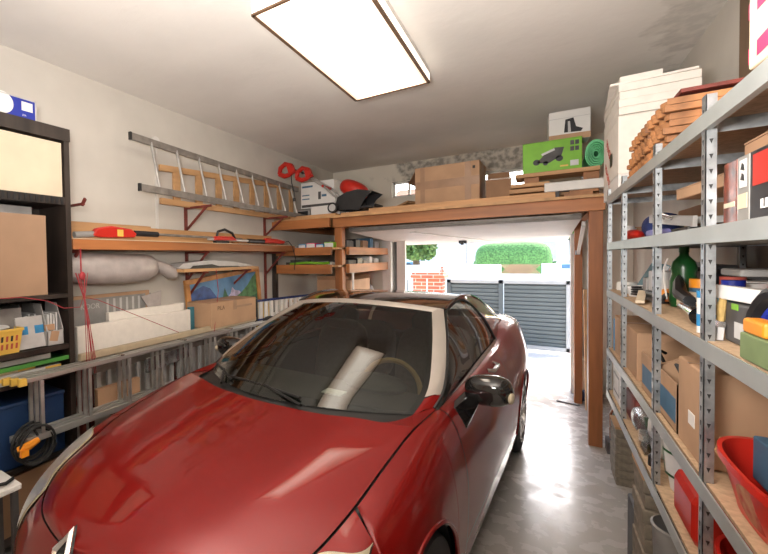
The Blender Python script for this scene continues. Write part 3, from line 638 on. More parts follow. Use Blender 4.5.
AX = (0,2.61); WR = .335; AR = .372
def inarch(p): return any((p[0]-a)**2+(p[2]-WR)**2 < AR*AR and p[2] < WR+AR for a in AX)
def vend(t,v1):
    """lowest v of a panel column: the wheel-arch edge where the arch cuts it"""
    v = 0
    while v < v1:
        p = side(t,v)
        if any(abs(p[0]-a) < AR for a in AX):
            if inarch(p): return v
        v += .004
    return v1
def tu(u):     # station for a given u along the flank
    us = [ST[i][2][0] for i in range(17)]
    for i in range(16):
        if us[i] <= u <= us[i+1]: return i+(u-us[i])/(us[i+1]-us[i])
    return 0 if u < us[0] else 16
def cols(u0,u1,n):
    us = [u0+(u1-u0)*i/n for i in range(n+1)]
    for a in AX:
        for e in (-AR,AR):
            for d_ in (-.003,.003,.012 if e<0 else -.012,.035 if e<0 else -.035):
                if u0 < a+e+d_ < u1: us.append(a+e+d_)
    return sorted(us)
def hb(t):      # bottom of the headlamp as a fraction of the flank
    if t < 1.55 or t > 4.17: return 0
    s = (4.17-t)/2.62
    return .205+.21*math.sin(min(1,s*1.6)*PI/2)*(1 if s < .8 else 1-(s-.8)*1.2)
def ht(t):      # top of the headlamp
    return .012 if t < 3.2 else .012+.19*smooth01((t-3.2)/.97)
def mirror2(fn):
    for sg in (1,-1): fn(sg)
def panel(name,ts,v0,v1,m_,n=26,arch=True,parent=None,off=0,smooth=True,lip=None):
    out = []
    for sg in (1,-1):
        rows = []
        for t in ts:
            a = v0(t) if callable(v0) else v0; b_ = v1(t) if callable(v1) else v1
            if arch: b_ = vend(t,b_)
            if b_ < a+.001: b_ = a+.001
            row = []
            for j in range(n+1):
                v = a+(b_-a)*j/n; p = side(t,v); row.append(cp(p[0],sg*p[1],p[2]))
            rows.append(row)
        k = MB().grid(rows, flip=(sg > 0)); 
        o = k.build(name,m_,CAR,local=True,smooth=True)
        out.append(o)
    return out
TS = lambda u0,u1,n: [tu(u) for u in cols(u0,u1,n)]
panel('fender', TS(-.565,.594,60), lambda t: max(hb(t),.014), .985, 'paint')
panel('fender_top', lin(3.3,4.165,16), .012, lambda t: ht(t)-.004, 'paint', n=6, arch=False)
panel('door', TS(.602,1.93,44), .0, .84, 'paint')
panel('sill', TS(.602,1.93,30), .85, 1, 'paint', n=8)
panel('rear_fender', TS(1.938,3.28,60), .0, .985, 'paint')

# bumpers: front and rear as one piece across the nose
def wrap(name,t0,t1,v0,v1,m_,n=22,nt=40):
    rows = []
    for sg in (-1,1):
        tt = lin(t1,t0,nt) if sg < 0 else lin(t0,t1,nt)
        for t in tt:
            a = v0(t) if callable(v0) else v0
            rows.append([cp(*(lambda p:(p[0],sg*p[1],p[2]))(side(t,a+(v1-a)*j/n))) for j in range(n+1)])
    return MB().grid(rows, flip=(t0 < 8)).build(name,m_,CAR,local=True,smooth=True)
fb = wrap('front_bumper',0,2.97,lambda t: max(hb(t),.02),1,'paint')
wrap('rear_bumper',16,13.05,.02,1,'paint')
k = MB(); rows=[]
for y_ in lin(-.42,.42,12): rows.append([cp(-.935+abs(y_)**2*.25, y_, z_) for z_ in (.26,.38)])
k.grid(rows); k.build('grille','trim_black',CAR,local=True)
# headlamps
for sg in (1,-1):
    rows = []
    for t in lin(1.58,4.16,40):
        h_ = max(hb(t)-.012,ht(t)+.002); rows.append([cp(*(lambda p:(p[0],sg*p[1],p[2]+.002))(side(t,ht(t)+(h_-ht(t))*j/10))) for j in range(11)])
    hl = MB().grid(rows,flip=(sg > 0)).build('headlamp','lamp_silver',CAR,local=True,smooth=True)
    rows2 = [[p+V(sg*.006,-.004,.004) for p in r_] for r_ in rows]
    MB().grid(rows2,flip=(sg > 0)).build('lens','clearlens',hl,local=True,smooth=True)
    MB().ell(cp(-.60,sg*.64,.66),(.06,.06,.05),10).build('projector','chrome',hl,local=True,smooth=True)
# hood
def pw(x,tab):
    for (a,b_),(c,d) in zip(tab,tab[1:]):
        if x <= c: s_ = smooth01((x-a)/(c-a)) if False else (x-a)/(c-a); return b_+(d-b_)*max(0,s_)
    return tab[-1][1]
def he(u):     # hood shut line at u: (w,z)
    best = None
    lo, hi = 0., 7.
    for _ in range(30):
        mid = (lo+hi)/2
        if side(mid,0)[0] < u: lo = mid
        else: hi = mid
    return side(lo,0)
zc_tab = [(-.88,.765),(-.80,.812),(-.65,.868),(-.4,.915),(-.1,.948),(.15,.968),(.4,.985)]
def zc(u):
    return sum(pw(u+d_,zc_tab) for d_ in (-.06,-.03,0,.03,.06))/5
def hoodp(u,q,sg):
    E_ = he(u); w_ = q*max(.002,E_[1]-.006)
    ze = E_[2]; base = ze+(zc(u)-ze)*(1-abs(q)**3.4)
    ridge = .004*math.exp(-((abs(q)-.70)/.10)**2)*smooth01((u+.75)/.4) - .004*math.exp(-((abs(q)-.45)/.16)**2)
    return cp(u,sg*w_,base+ridge)
rows = []
qs = [i/30 for i in range(-30,31)]
for q in qs:
    aq = abs(q); row = []
    uf = -.862
    # front edge follows the nose outline
    for _ in range(1):
        wq = aq*.62; uf = -.865+.05*(wq/.3)**2 if wq < .3 else -.815+.16*((wq-.3)/.25)
    uf = -.8685; ur = .12+.19*aq**2
    for i in range(47):
        u = uf+(ur-uf)*(i/46)**1.35; row.append(hoodp(u,aq,1 if q >= 0 else -1))
    rows.append(row)
MB().grid(rows,flip=True).build('hood','paint',CAR,local=True,smooth=True)
# dark shut-line channel and inner shell under the panels
for sg in (1,-1):
    ch = []
    for t in lin(2.2,6.9,60):
        p = side(t,0); ch.append([cp(p[0],sg*(p[1]-.03),p[2]-.012),cp(p[0],sg*(p[1]+.03),p[2]-.022)])
    MB().grid(ch,flip=sg<0).build('shut_channel','trim_black',CAR,local=True)
def inner(u0,u1,name):
    for sg in (1,-1):
        rows = [[cp(*(lambda p:(p[0],sg*(p[1]-.016),p[2]))(side(t,v))) for v in lin(.01,.99,12)] for t in lin(u0,u1,30)]
        MB().grid(rows,flip=sg>0).build(name,'trim_black',CAR,local=True)
inner(tu(.42),tu(2.2),'inner_shell')
MB().box(-.80,.80,-.75,3.4,.16,.20).build('underbody','trim_black',CAR,local=True)
MB().box(-.60,.60,-.78,.30,.20,.62).build('engine_cover','trim_black',CAR,local=True)
for a in AX:
    for sg in (1,-1):
        rows = [[cp(a+(AR+.0)*math.cos(th), sg*w_, WR+AR*math.sin(th)) for w_ in (.60,.862)] for th in lin(-.35,PI+.35,28)]
        MB().grid(rows,flip=sg<0).build('arch_liner','trim_black',CAR,local=True,smooth=True)
        pts = []
        for th in lin(-.15,PI+.15,36):
            u = a+AR*math.cos(th); z = WR+AR*math.sin(th); t = tu(u)
            v = min(range(0,100),key=lambda q:abs(side(t,q/100)[2]-z))/100; pts.append(cp(u,sg*(side(t,v)[1]-.002),z))
        MB().tube(pts,.010,n=6).build('arch_lip','paint',CAR,local=True,smooth=True)
# wheels
def wheel(u,sg):
    c = cp(u,sg*.775,WR); ax = V(sg,0,0)
    k = MB().lathe([(.215,-.11),(.27,-.112),(.318,-.10),(.333,-.07),(.335,0),(.333,.07),(.318,.10),(.27,.112),(.215,.11)],c,36,axis='x')
    wt = k.build('wheel','rubber',CAR,local=True,smooth=True)
    k = MB().lathe([(.215,-.11),(.212,sg*.0),(.222,sg*.108),(.235,sg*.112),(.236,sg*.104)],c,36,axis='x').lathe([(.0,sg*.085),(.05,sg*.09),(.06,sg*.07)],c,16,axis='x')
    for i in range(5):
        for d_ in (-.16,.16):
            a = 2*PI*i/5+.3; b_ = a+d_
            k.bar(c+ax*.085+V(0,math.cos(a)*.04,math.sin(a)*.04),c+ax*.098+V(0,math.cos(b_)*.222,math.sin(b_)*.222),.022,.03,up=ax)
    k.build('rim','chromeish',wt,local=True,smooth=True)
    MB().cyl(c+ax*.02,c+ax*.03,.15).build('brake_disc','alud',wt,local=True)
for a in AX:
    for sg in (1,-1): wheel(a,sg)
# cabin: outline curves
PIL = [(.56,.735,.955),(.72,.742,1.025),(1.05,.672,1.19),(1.40,.568,1.335)]      # outer edge of the windscreen pillar
RS = [(1.40,.568,1.335),(1.65,.572,1.375),(1.9,.578,1.385),(2.15,.59,1.36),(2.38,.61,1.30),(2.58,.64,1.215),(2.76,.685,1.11)]
WS = [(.46,.672,.943),(.64,.690,1.03),(.98,.615,1.185),(1.35,.508,1.318)]    # glass edge
def cur(P,s): return catmull(P,s*(len(P)-1))
def atU(P,u):
    lo, hi = 0., 1.
    for _ in range(30):
        m_ = (lo+hi)/2
        if cur(P,m_)[0] < u: lo = m_
        else: hi = m_
    return cur(P,lo)
# windscreen
def wsp(s,q,dz=0):
    e = cur(WS,s); c0 = (.165,0,.972); c1 = (1.21,0,1.362)
    c_ = [c0[i]+(c1[i]-c0[i])*s for i in range(3)]; c_[2] += .05*math.sin(PI*s)*.9
    aq = abs(q); k_ = 1-aq**2
    return cp(e[0]+(c_[0]-e[0])*k_, q*e[1], e[2]+(c_[2]-e[2])*k_+dz)
MB().grid([[wsp(s,q) for s in lin(0,1,24)] for q in lin(-1,1,40)],flip=True).build('windscreen','carglass',CAR,local=True,smooth=True)
k = MB()   # printed black border inside the glass
for q0,q1 in ((-1,-.965),(.965,1)): k.grid([[wsp(s,q,-.004) for s in lin(0,1,20)] for q in (q0,q1)],flip=True)
k.grid([[wsp(s,q,-.004) for s in (0,.02,.05)] for q in lin(-1,1,30)],flip=True); k.grid([[wsp(s,q,-.004) for s in (.975,1)] for q in lin(-1,1,30)],flip=True)
k.build('glass_border','trim_black',CAR,local=True,smooth=True)
# scuttle between hood and glass
rows = []
for q in lin(-1,1,40):
    aq = abs(q); hp = hoodp(.12+.17*aq**2,aq,1 if q>=0 else -1)+V(0,-.03,-.022); gp_ = wsp(0,q)+V(0,.01,-.004)
    rows.append([hp, hp*.5+gp_*.5+V(0,0,-.012), gp_])
MB().grid(rows,flip=True).build('scuttle','trim_black',CAR,local=True,smooth=True)
# header and pillars (silver)
rows = []
for q in lin(-1,1,40):
    a = wsp(1,q); aq=abs(q); e = cp(1.40,q*.568,1.335); c_ = cp(1.285,0,1.386); b_ = V(q*.568, c_.y+(e.y-c_.y)*aq**2, c_.z+(e.z-c_.z)*aq**2)
    rows.append([a, (a+b_)/2+V(0,0,.006), b_])
MB().grid(rows,flip=True).build('windscreen_header','silver',CAR,local=True,smooth=True)
for sg in (1,-1):
    rows = []
    for s in lin(.24,1,20):
        a = cur(WS,s); b_ = cur(PIL,s); mid = [(x+y)/2 for x,y in zip(a,b_)]
        rows.append([cp(a[0],sg*a[1],a[2]), cp(mid[0],sg*(mid[1]+.008),mid[2]+.008), cp(b_[0],sg*b_[1],b_[2]), cp(b_[0]+.02,sg*(b_[1]-.03),b_[2]-.02)])
    MB().grid(rows,flip=sg>0).build('pillar','silver',CAR,local=True,smooth=True)
    rows = []
    for s in lin(0,.235,8):
        a = cur(WS,s); b_ = cur(PIL,s); e_ = (b_[0]+.02,b_[1]+.012,b_[2]-.012)
        rows.append([cp(a[0]-.02*(1-s/.235),sg*a[1],a[2]-.006), cp((a[0]+b_[0])/2,sg*(a[1]+b_[1])/2,(a[2]+b_[2])/2+.006), cp(b_[0],sg*b_[1],b_[2]), cp(e_[0],sg*e_[1],e_[2])])
    MB().grid(rows,flip=sg>0).build('pillar_foot','paint',CAR,local=True,smooth=True)
    rows = [[hoodp(.12+.19*q**2,q,sg)+V(0,0,-.003) for q in lin(.80,1,10)],[hoodp(.12+.19*q**2,q,sg).lerp(wsp(0,sg*q),((q-.8)/.2)**1.5)+V(0,0,-.003) for q in lin(.80,1,10)]]
    MB().grid(rows,flip=sg>0).build('hood_corner','paint',CAR,local=True,smooth=True)
    a = side(6.98,0); MB().add([cp(.31,sg*.728,.945),cp(a[0],sg*a[1],a[2]+.001),cp(.58,sg*.735,.957),cp(.44,sg*.674,.944)],[(0,1,2,3) if sg<0 else (3,2,1,0)]).build('fender_corner','paint',CAR,local=True)
# upper side: glass, frame, rear quarter
def top(u): return atU(PIL,u) if u < 1.40 else atU(RS,u)
def bot(u):
    t = 7+(u-.6)/.6 if u < 1.2 else tu(u); p = side(t,0); return (u,p[1],p[2])
def ups(u,v,sg):
    b_, a = bot(u), top(u); bul = .022*math.sin(PI*v)
    return cp(u, sg*(b_[1]+(a[1]-b_[1])*v+bul), b_[2]+(a[2]-b_[2])*v)
GE = 2.26
def vg(u):
    if u < 1.7: return .955
    s = (u-1.7)/(GE-1.7); return .955*max(0,(1-s**2.6))
us_ = lin(.56,GE,50)
for sg in (1,-1):
    MB().grid([[ups(u,.05+(max(vg(u),.06)-.05)*j/12,sg)+V(-sg*.004,0,0) for j in range(13)] for u in us_],flip=sg>0).build('side_window','carglass',CAR,local=True,smooth=True)
    MB().tube([ups(u,vg(u) if vg(u)>.04 else .04,sg) for u in us_],.008,n=6).build('window_seal','trim_black',CAR,local=True,smooth=True)
    MB().grid([[ups(u,-.02+.09*j/3,sg)+V(sg*.004,0,0)+V(sg*.003*math.sin(j),0,0) for j in range(4)] for u in lin(.55,GE+.05,50)],flip=sg>0).build('waist_trim','chromeish',CAR,local=True,smooth=True)
    MB().grid([[ups(u,(vg(u)+(1-vg(u))*j/10) if u < GE else j/10,sg) for j in range(11)] for u in lin(1.45,2.75,60)],flip=sg>0).build('roof_pillar','paint',CAR,local=True,smooth=True)
    MB().tube([cp(*(lambda p:(p[0],sg*p[1],p[2]))(cur(RS,s))) for s in lin(0,1,40)],.012,n=6).build('roof_rail','gloss_black',CAR,local=True,smooth=True)
# roof and boot lid
RC = [(1.285,0,1.386),(1.6,0,1.412),(1.9,0,1.41),(2.15,0,1.378),(2.42,0,1.29),(2.66,0,1.17),(2.84,0,1.095)]
def roofp(s,q):
    e = cur(RS,s); c_ = cur(RC,s); k_ = 1-abs(q)**2.2
    return cp(e[0]+(c_[0]-e[0])*(1-q*q), q*e[1], e[2]+(c_[2]-e[2])*k_)
MB().grid([[roofp(s,q) for s in lin(0,.56,30)] for q in lin(-1,1,30)],flip=True).build('roof','gloss_black',CAR,local=True,smooth=True)
MB().grid([[roofp(s,q) for s in lin(.565,1,20)] for q in lin(-1,1,30)],flip=True).build('rear_window','gloss_black',CAR,local=True,smooth=True)
rows = []
for q in lin(-1,1,30):
    row = []
    for s in lin(0,1,24):
        t = 11.35+(15.9-11.35)*s
        u = 2.76+(3.47-2.76)*s; E_ = None
        lo,hi = 10.,16.
        for _ in range(25):
            md = (lo+hi)/2
            if side(md,0)[0] < u: lo = md
            else: hi = md
        E_ = side(lo,0); cz = 1.10-.055*s**1.6
        u2 = u+.08*(1-q*q)*(1-s)
        row.append(cp(u2,q*E_[1],E_[2]+(cz-E_[2])*(1-abs(q)**2.5)))
    rows.append(row)
MB().grid(rows,flip=True).build('boot_lid','paint',CAR,local=True,smooth=True)
for sg in (1,-1):
    MB().grid([[cp(*(lambda p:(p[0]+.004,sg*(p[1]+.004),p[2]))(side(t,v))) for v in lin(.22,.45,6)] for t in lin(13.2,14.6,10)],flip=sg>0).build('tail_lamp','red',CAR,local=True,smooth=True)
# door handle, shut lines, mirrors
for sg in (1,-1):
    h0 = side(tu(1.55),.22); MB().tube([cp(1.50,sg*(h0[1]+.0),h0[2]),cp(1.53,sg*(h0[1]+.035),h0[2]),cp(1.68,sg*(h0[1]+.037),h0[2]+.004),cp(1.72,sg*(h0[1]),h0[2]+.004)],.013).build('door_handle','chromeish',CAR,local=True,smooth=True)
    mr = MB().ell(cp(.90,sg*.915,.988),(.112,.08,.078),14,T=Matrix.Rotation(sg*-.12,4,'Y')@Matrix.Rotation(-sg*.1,4,'Z'),pw=.78).build('mirror_housing','gloss_black',CAR,local=True,smooth=True)
    MB().prism([cp(.70,sg*.80,.93),cp(.72,sg*.85,.83),cp(.80,sg*.85,.84),cp(.93,sg*.88,.93),cp(.88,sg*.84,.97)],(-sg*.035,0,.0)).build('mirror_arm','gloss_black',mr,local=True,bevel=.006)
    MB().ell(cp(.978,sg*.915,.988),(.098,.012,.062),10).build('mirror_glass','chrome',mr,local=True,smooth=True)
    MB().ell(cp(.87,sg*1.018,.975),(.014,.045,.028),8).build('indicator','lamp_silver',mr,local=True,smooth=True)
    MB().prism([ups(.57,.03,sg),ups(.72,.03,sg),ups(.80,.9,sg)],(sg*.004,0,0)).build('mirror_triangle','trim_black',CAR,local=True)
# wipers
for (u0,w0,u1,w1) in ((.13,.03,.34,-.02),):
    pass
def wiper(q0,s0,q1,s1,pv):
    a = wsp(s0,q0,.018); b_ = wsp(s1,q1,.018); c_ = (a*.45+b_*.55)
    k = MB().tube([a+(b_-a)*i/8+V(0,0,.006*math.sin(PI*i/8)) for i in range(9)],.007,n=6).tube([wsp(0,pv,-.0)+V(0,-.04,.01),c_+V(0,0,.012)],.008,n=6)
    k.build('wiper','trim_black',CAR,local=True,smooth=True)
wiper(-.52,.035,.30,.015,.35); wiper(.0,.02,.78,.04,.75) if False else wiper(-.93,.10,-.45,.02,-.50)
# interior
k = MB(); rows = []
for q in lin(-1,1,20):
    rows.append([cp(.42,q*.66,.90),cp(.55,q*.66,.925),cp(.78,q*.66,.93-.02*q*q),cp(.88,q*.66,.90),cp(.92,q*.66,.75),cp(.86,q*.66,.55)])
MB().grid(rows,flip=True).ell(cp(.80,.34,.945),(.19,.13,.055),10).build('dashboard','dash',CAR,local=True,smooth=True)
MB().box(-.74,.74,.5,2.5,.26,.30).box(-.06,.06,.8,2.0,.30,.62).build('cabin_floor','dash',CAR,local=True)
MB().prism([cp(2.3,-.7,.3),cp(2.5,-.7,.95),cp(2.62,-.7,.95),cp(2.62,-.7,.3)],(1.4,0,0)).build('bulkhead','dash',CAR,local=True)
for sg in (1,-1):
    MB().box(sg*.735-.01,sg*.735+.01,.55,2.3,.3,.93).build('door_card','dash',CAR,local=True)
    st = MB().ell(cp(1.42,sg*.36,.52),(.25,.27,.11),10,pw=.6).build('front_seat','seat',CAR,local=True,smooth=True)
    MB().ell(cp(1.72,sg*.36,.82),(.23,.09,.33),12,T=Matrix.Rotation(-.28,4,'X'),pw=.6).build('backrest','seat',st,local=True,smooth=True)
    MB().ell(cp(1.80,sg*.36,1.17),(.13,.055,.085),10,T=Matrix.Rotation(-.2,4,'X'),pw=.7).build('headrest','seat',st,local=True,smooth=True)
    MB().ell(cp(2.28,sg*.34,.80),(.25,.08,.28),10,T=Matrix.Rotation(-.3,4,'X'),pw=.6).build('rear_seat','seat',CAR,local=True,smooth=True)
sw = MB().tube([cp(.98,.36,.86)+V(.185*math.cos(a),.06*math.sin(a),.175*math.sin(a)) for a in lin(0,2*PI,32)],.016).build('steering_wheel','hose',CAR,local=True,smooth=True)
MB().ell(cp(.96,.36,.86),(.07,.03,.06),8).bar(cp(.97,.19,.86),cp(.97,.53,.86),.03,.015).bar(cp(.97,.36,.86),cp(.94,.36,.70),.03,.015).bar(cp(.96,.36,.86),cp(.82,.36,.82),.06,.06).build('wheel_hub','dash',sw,local=True)
MB().ell(cp(1.06,0,1.235),(.12,.02,.035),8,pw=.6).bar(cp(1.05,0,1.24),cp(1.10,0,1.30),.015,.015).build('rear_view_mirror','black',CAR,local=True,smooth=True)
MB().prism([cp(.50,.28,.93),cp(.62,.28,.94),cp(.62,.40,.94),cp(.50,.40,.93)],(0,0,.004)).build('paper_slip','paper',CAR,local=True) if False else MB().box(.14,.26,.52,.60,.925,.932).build('paper_slip','paper',CAR,local=True)
# badge: upright diamond ring on the nose
def loz(w_,h_): return [(0,h_),(w_,0),(0,-h_),(-w_,0)]
k = MB(); o_, i_ = loz(.052,.085), loz(.022,.045)
tz = Matrix.Translation(cp(-.882,0,.745)) @ Matrix.Rotation(-.62,4,'X')
P_ = lambda a,d_: tz @ V(a[0],d_,a[1])
vs_ = [P_(a,-.012) for a in o_]+[P_(a,-.020) for a in loz(.037,.065)]+[P_(a,-.012) for a in i_]+[P_(a,.0) for a in o_]+[P_(a,.0) for a in i_]
fs = []
for i in range(4):
    j = (i+1)%4; fs += [(i,j,4+j,4+i),(4+i,4+j,8+j,8+i),(12+i,12+j,j,i),(8+i,8+j,16+j,16+i)]
MB().add(vs_,fs).build('badge','chrome',CAR,local=True)
MB().add([P_(a,-.003) for a in loz(.060,.094)],[(0,1,2,3)]).build('badge_recess','trim_black',CAR,local=True)
# ------------------------------------------------------------------ metal racking along the right wall
RK = thing('metal_shelving','long galvanised slotted steel shelving with chipboard shelves along the right wall','shelves',(.58,2.1,0))
PY = (.70,1.57,2.16,2.93,3.50)
LV = (2.055,1.755,1.452,1.068,.785)
def rpost(x,y,sx,top,holes=True):
    z0 = 0 if (y < 2 or x > .5) else .727
    k = MB(); x1 = x+sx*.021
    k.box(min(x,x+sx*.002),max(x,x+sx*.002),y,y+.032,z0,top).box(min(x,x1),max(x,x1),y,y+.002,z0,top)
    if holes:
        z = z0+.06
        while z < top-.03:
            xc = (x+x1)/2
            k.prism([(xc-.004,y-.0008,z+.007),(xc+.004,y-.0008,z+.007),(xc,y-.0008,z-.006)],(0,.0006,0),1)
            k.prism([(x-sx*.0008,y+.013,z+.008),(x-sx*.0008,y+.023,z+.008),(x-sx*.0008,y+.018,z-.006)],(sx*.0006,0,0),1)
            z += .040
    k.box(min(x-.002,x1),max(x+.002,x1+.002),y-.002,y+.034,z0,z0+.03,2)
    return k.build('post',['galv','ink','black'],RK)
for y in PY: rpost(.355,y,1,2.105); rpost(.80,y,-1,2.105,holes=(y>2))
for z in LV:
    for y0,y1 in zip(PY,PY[1:]):
        k = MB().box(.350,.354,y0,y1,z-.044,z).box(.354,.365,y0+.04,y1-.005,z-.044,z-.042); k.build('beam','beamgrey',RK)
        MB().box(.802,.806,y0,y1,z-.044,z).build('rear_beam','beamgrey',RK)
    for y in PY: MB().box(.36,.80,y+.038,y+.041,z-.046,z-.012).build('cross_beam','galv',RK)
    MB().box(.362,.80,PY[0]+.02,PY[-1]+.03,z-.012,z-.002).build('shelf_board',['chip'],RK)
L1,L2,L3,L4,L5 = [z+.001 for z in LV]
def it(k,name,m_,label,cat,**kw): return item(k,name,m_,label,cat,**kw)
def bx(x0,x1,y0,y1,z0,z1,mi=0): return MB().box(x0,x1,y0,y1,z0,z1,mi)

# ---- on top: white cartons, cladding boards, pink box
t = carton('tall white carton with red FRAGILE lettering on its side, on top of the metal shelving', .372,.715,3.22,3.90,2.16,2.50,'foam',tape='',name='white_carton',cat='carton')
text('FRAGILE','side_lettering',.085,(.3695,3.60,2.36),(0,-.8,-.6),(.0,-.6,.8),'redink',t)
text('FRAGILE','side_lettering',.07,(.3695,3.68,2.22),(0,-.8,-.6),(.0,-.6,.8),'redink',t)
text('FRA\nLIN','front_lettering',.045,(.50,3.2145,2.33),(1,0,0),(0,0,1),'grey',t)
MB().box(.3685,.3695,3.45,3.55,2.25,2.33).build('side_symbol','black',t)
t = carton('low white carton at the bottom of the white stack on the metal shelving', .37,.71,3.20,3.88,L1,2.155,'white',tape='',name='white_carton',cat='carton')
t = thing('foam_panel_bundle','bundle of white foam panels with ragged edges topping the white cartons','panels',(.54,3.55,2.505))
zz = 2.505
for i in range(4):
    d_ = random.uniform(-.003,.004); h_ = .045
    MB().box(.375+d_,.712+d_*.5,3.215+d_,3.90,zz,zz+h_-.001).build('panel','foam',t,bevel=.002); zz += h_
o = MB().box(-.175,.19,-.36,.36,0,.012).build('foam_sheet','foam'); o.location = (.53,3.57,zz); o.rotation_euler=(0,-.0,-.06); tag(o,'thin white sheet lying askew across the top of the foam panels','sheet')
o = MB().box(-.09,.09,-.30,.30,0,.03).build('foam_sheet','foam'); o.location = (.47,3.52,zz+.013); tag(o,'short white foam strip, topmost on the white stack','sheet')
# wavy cladding boards, six layers, staggered ends
def wavy(x0,x1,y0,y1,z0,h_,ph):
    n = 40; k = MB(); rows = []
    for i in range(n+1):
        y_ = y0+(y1-y0)*i/n; w_ = .005*math.sin(y_*75+ph)
        rows.append([V(x0+w_*2.2,y_,z0+w_*.35),V(x1,y_,z0+w_*.35),V(x1,y_,z0+h_+w_*.35),V(x0+w_*2.2,y_,z0+h_+w_*.35)])
    k.grid(rows,close=True); k.add(rows[0],[(0,1,2,3)]); k.add(rows[-1],[(3,2,1,0)]); return k
zz = L1
o = bx(.385,.72,2.20,3.18,zz,zz+.008); it(o,'hardboard_sheet','carddk','dark hardboard sheet under the pile of wavy cladding boards','board'); zz += .014
ordn = ['bottom','second','third','fourth','fifth','sixth','seventh','topmost']
for i in range(8):
    a = 2.24+.010*(i%3); b_ = 3.16-.025*i+.03*(i%2)
    mid = a+(b_-a)*.42
    for (y0,y1,nm) in ((a,mid-.006,'near'),(mid,b_,'far')):
        it(wavy(.40+.006*(i%3),.66,y0,y1,zz,.024,i*1.9+(0 if nm=='near' else 2)),'cladding_board','cedar','%s wavy orange-brown board, %s layer of the pile on the metal shelving' % (nm,ordn[i]),'board',group='wavy cladding boards on the metal shelving',bevel=.003)
    zz += .0285
t = carton('pink and white patterned box overhanging the near end of the metal shelving top', .395,.70,1.02,1.42,2.10,2.42,'cream',tape='',name='patterned_box',rz=.05)
k = MB()
for z_ in (2.16,2.26,2.36):
    k.prism([(.388,1.03,z_-.02),(.388,1.42,z_-.045),(.388,1.42,z_-.01),(.388,1.03,z_+.015)],(-.001,0,0))
for z_ in (2.14,2.22,2.30): k.prism([(.41,1.4235,z_),(.70,1.4235,z_+.02),(.70,1.4235,z_+.05),(.41,1.4235,z_+.03)],(0,.001,0))
for z_ in (2.16,2.26,2.36): k.prism([(.405,1.012,z_),(.70,1.03,z_-.02),(.70,1.03,z_+.015),(.405,1.012,z_+.035)],(0,-.001,0))
k.build('pink_bands','pink',t)
it(bx(.44,.715,2.24,2.50,zz+.008,zz+.022),'thin_board','redsteel','thin dark red board lying askew on top of the wavy board pile','board')
it(bx(.40,.66,1.05,1.38,L1,2.098),'folded_cloth','grgreen','green folded cloth beneath the pink patterned box','cloth',bevel=.015)

# ---- level two (just above eye level)
g = 'boxes on the upper shelf near the tall post'
it(bx(.42,.56,1.655,1.70,L2,1.93).box(.425,.555,1.652,1.655,1.77,1.90,1),'plastic_bag',['foil','bagwhite'],'crinkled silvery bag between the near post and the red-brown box','bag',bevel=.008)
t = thing('puzzle_box','red-brown box printed with a dark photograph on the upper metal shelf','box',(.5,1.53,L2))
bx(.39,.60,1.490,1.578,L2,1.915).build('body','brownprint',t,bevel=.003); bx(.3885,.39,1.50,1.57,1.80,1.812).build('print_line','cream',t)
t = thing('file_box','grey file box with black symbols on a white label, upper metal shelf','box',(.5,1.455,L2))
bx(.39,.65,1.42,1.487,L2,1.915).build('body','spinegrey',t,bevel=.003)
bx(.3888,.39,1.432,1.470,1.84,1.905).build('label','white',t)
k = MB()
for z_,s in ((1.886,1),(1.862,-1)): k.prism([(.3878,1.440,z_-.008),(.3878,1.462,z_-.003),(.3878,1.454,z_+.012),(.3878,1.443,z_+.006)],(.0012,0,0))
k.build('symbol','ink',t); bx(.3888,.39,1.427,1.480,1.79,1.825).build('sticker','cream',t)
t = thing('game_box','black box with a red panel and white lettering on the upper metal shelf','box',(.5,1.3,L2))
bx(.39,.70,1.19,1.415,L2,1.915).build('body','black',t,bevel=.003)
bx(.3888,.39,1.25,1.395,1.835,1.905).build('red_panel','red',t)
text('ILIII','lettering',.03,(.3882,1.33,1.79),(0,-1,0),(0,0,1),'white',t)
carton('brown cardboard tray lying across the boxes at the near end of the upper shelf', .42,.72,1.22,1.56,1.917,1.96,'carddk',tape='',name='cardboard_tray')
t = thing('metal_grille_tray','shallow ribbed aluminium tray with handles on the upper metal shelf','tray',(.58,2.45,1.79))
k = MB()
for i in range(7): k.bar((.46,2.18+i*.10,1.80+i*.008),(.74,2.18+i*.10,1.80+i*.008),.03,.012)
k.build('ribs','alu',t); MB().bar((.455,2.12,1.80),(.455,2.85,1.86),.012,.04).bar((.745,2.12,1.80),(.745,2.85,1.86),.012,.04).build('rim','alu',t)
MB().tube([(.45,2.40,1.83),(.42,2.41,1.85),(.42,2.52,1.86),(.45,2.53,1.84)],.007).build('handle','chromeish',t)
it(bx(.44,.76,2.15,2.8,L2,1.785),'flat_black_case','black','flat black case beneath the ribbed aluminium tray','case',bevel=.01)
it(bx(.42,.50,2.20,2.34,L2+.0,1.79) if False else bx(.372,.43,2.30,2.44,L2,1.785),'tissue_pack','lilac','small blue and lilac packet at the shelf edge before the aluminium tray','packet',bevel=.01)
carton('flat brown carton above the ribbed tray on the upper shelf', .45,.75,1.70,2.25,1.89,1.93,'card',tape='',name='flat_carton',rz=.08)
k = MB().ell((.54,3.10,1.83),(.08,.13,.075),14,pw=.9); it(k,'folded_jacket','bluecloth','dark blue bundled jacket on the upper shelf between the far posts','jacket',smooth=True)
it(MB().ell((.44,3.22,1.79),(.05,.14,.034),10),'red_cloth','red','red cloth tucked under the dark blue jacket','cloth',smooth=True)
for y_,m_,h_,nm in ((3.40,'dkgrey',.10,'dark grey'),(3.30,'ltgrey',.055,'pale grey')): pass
it(bx(.42,.60,3.42,3.50,L2,1.84).box(.43,.59,3.43,3.49,1.84,1.85),'small_carton','carddk','small dark brown carton at the far end of the upper shelf','box',bevel=.004)
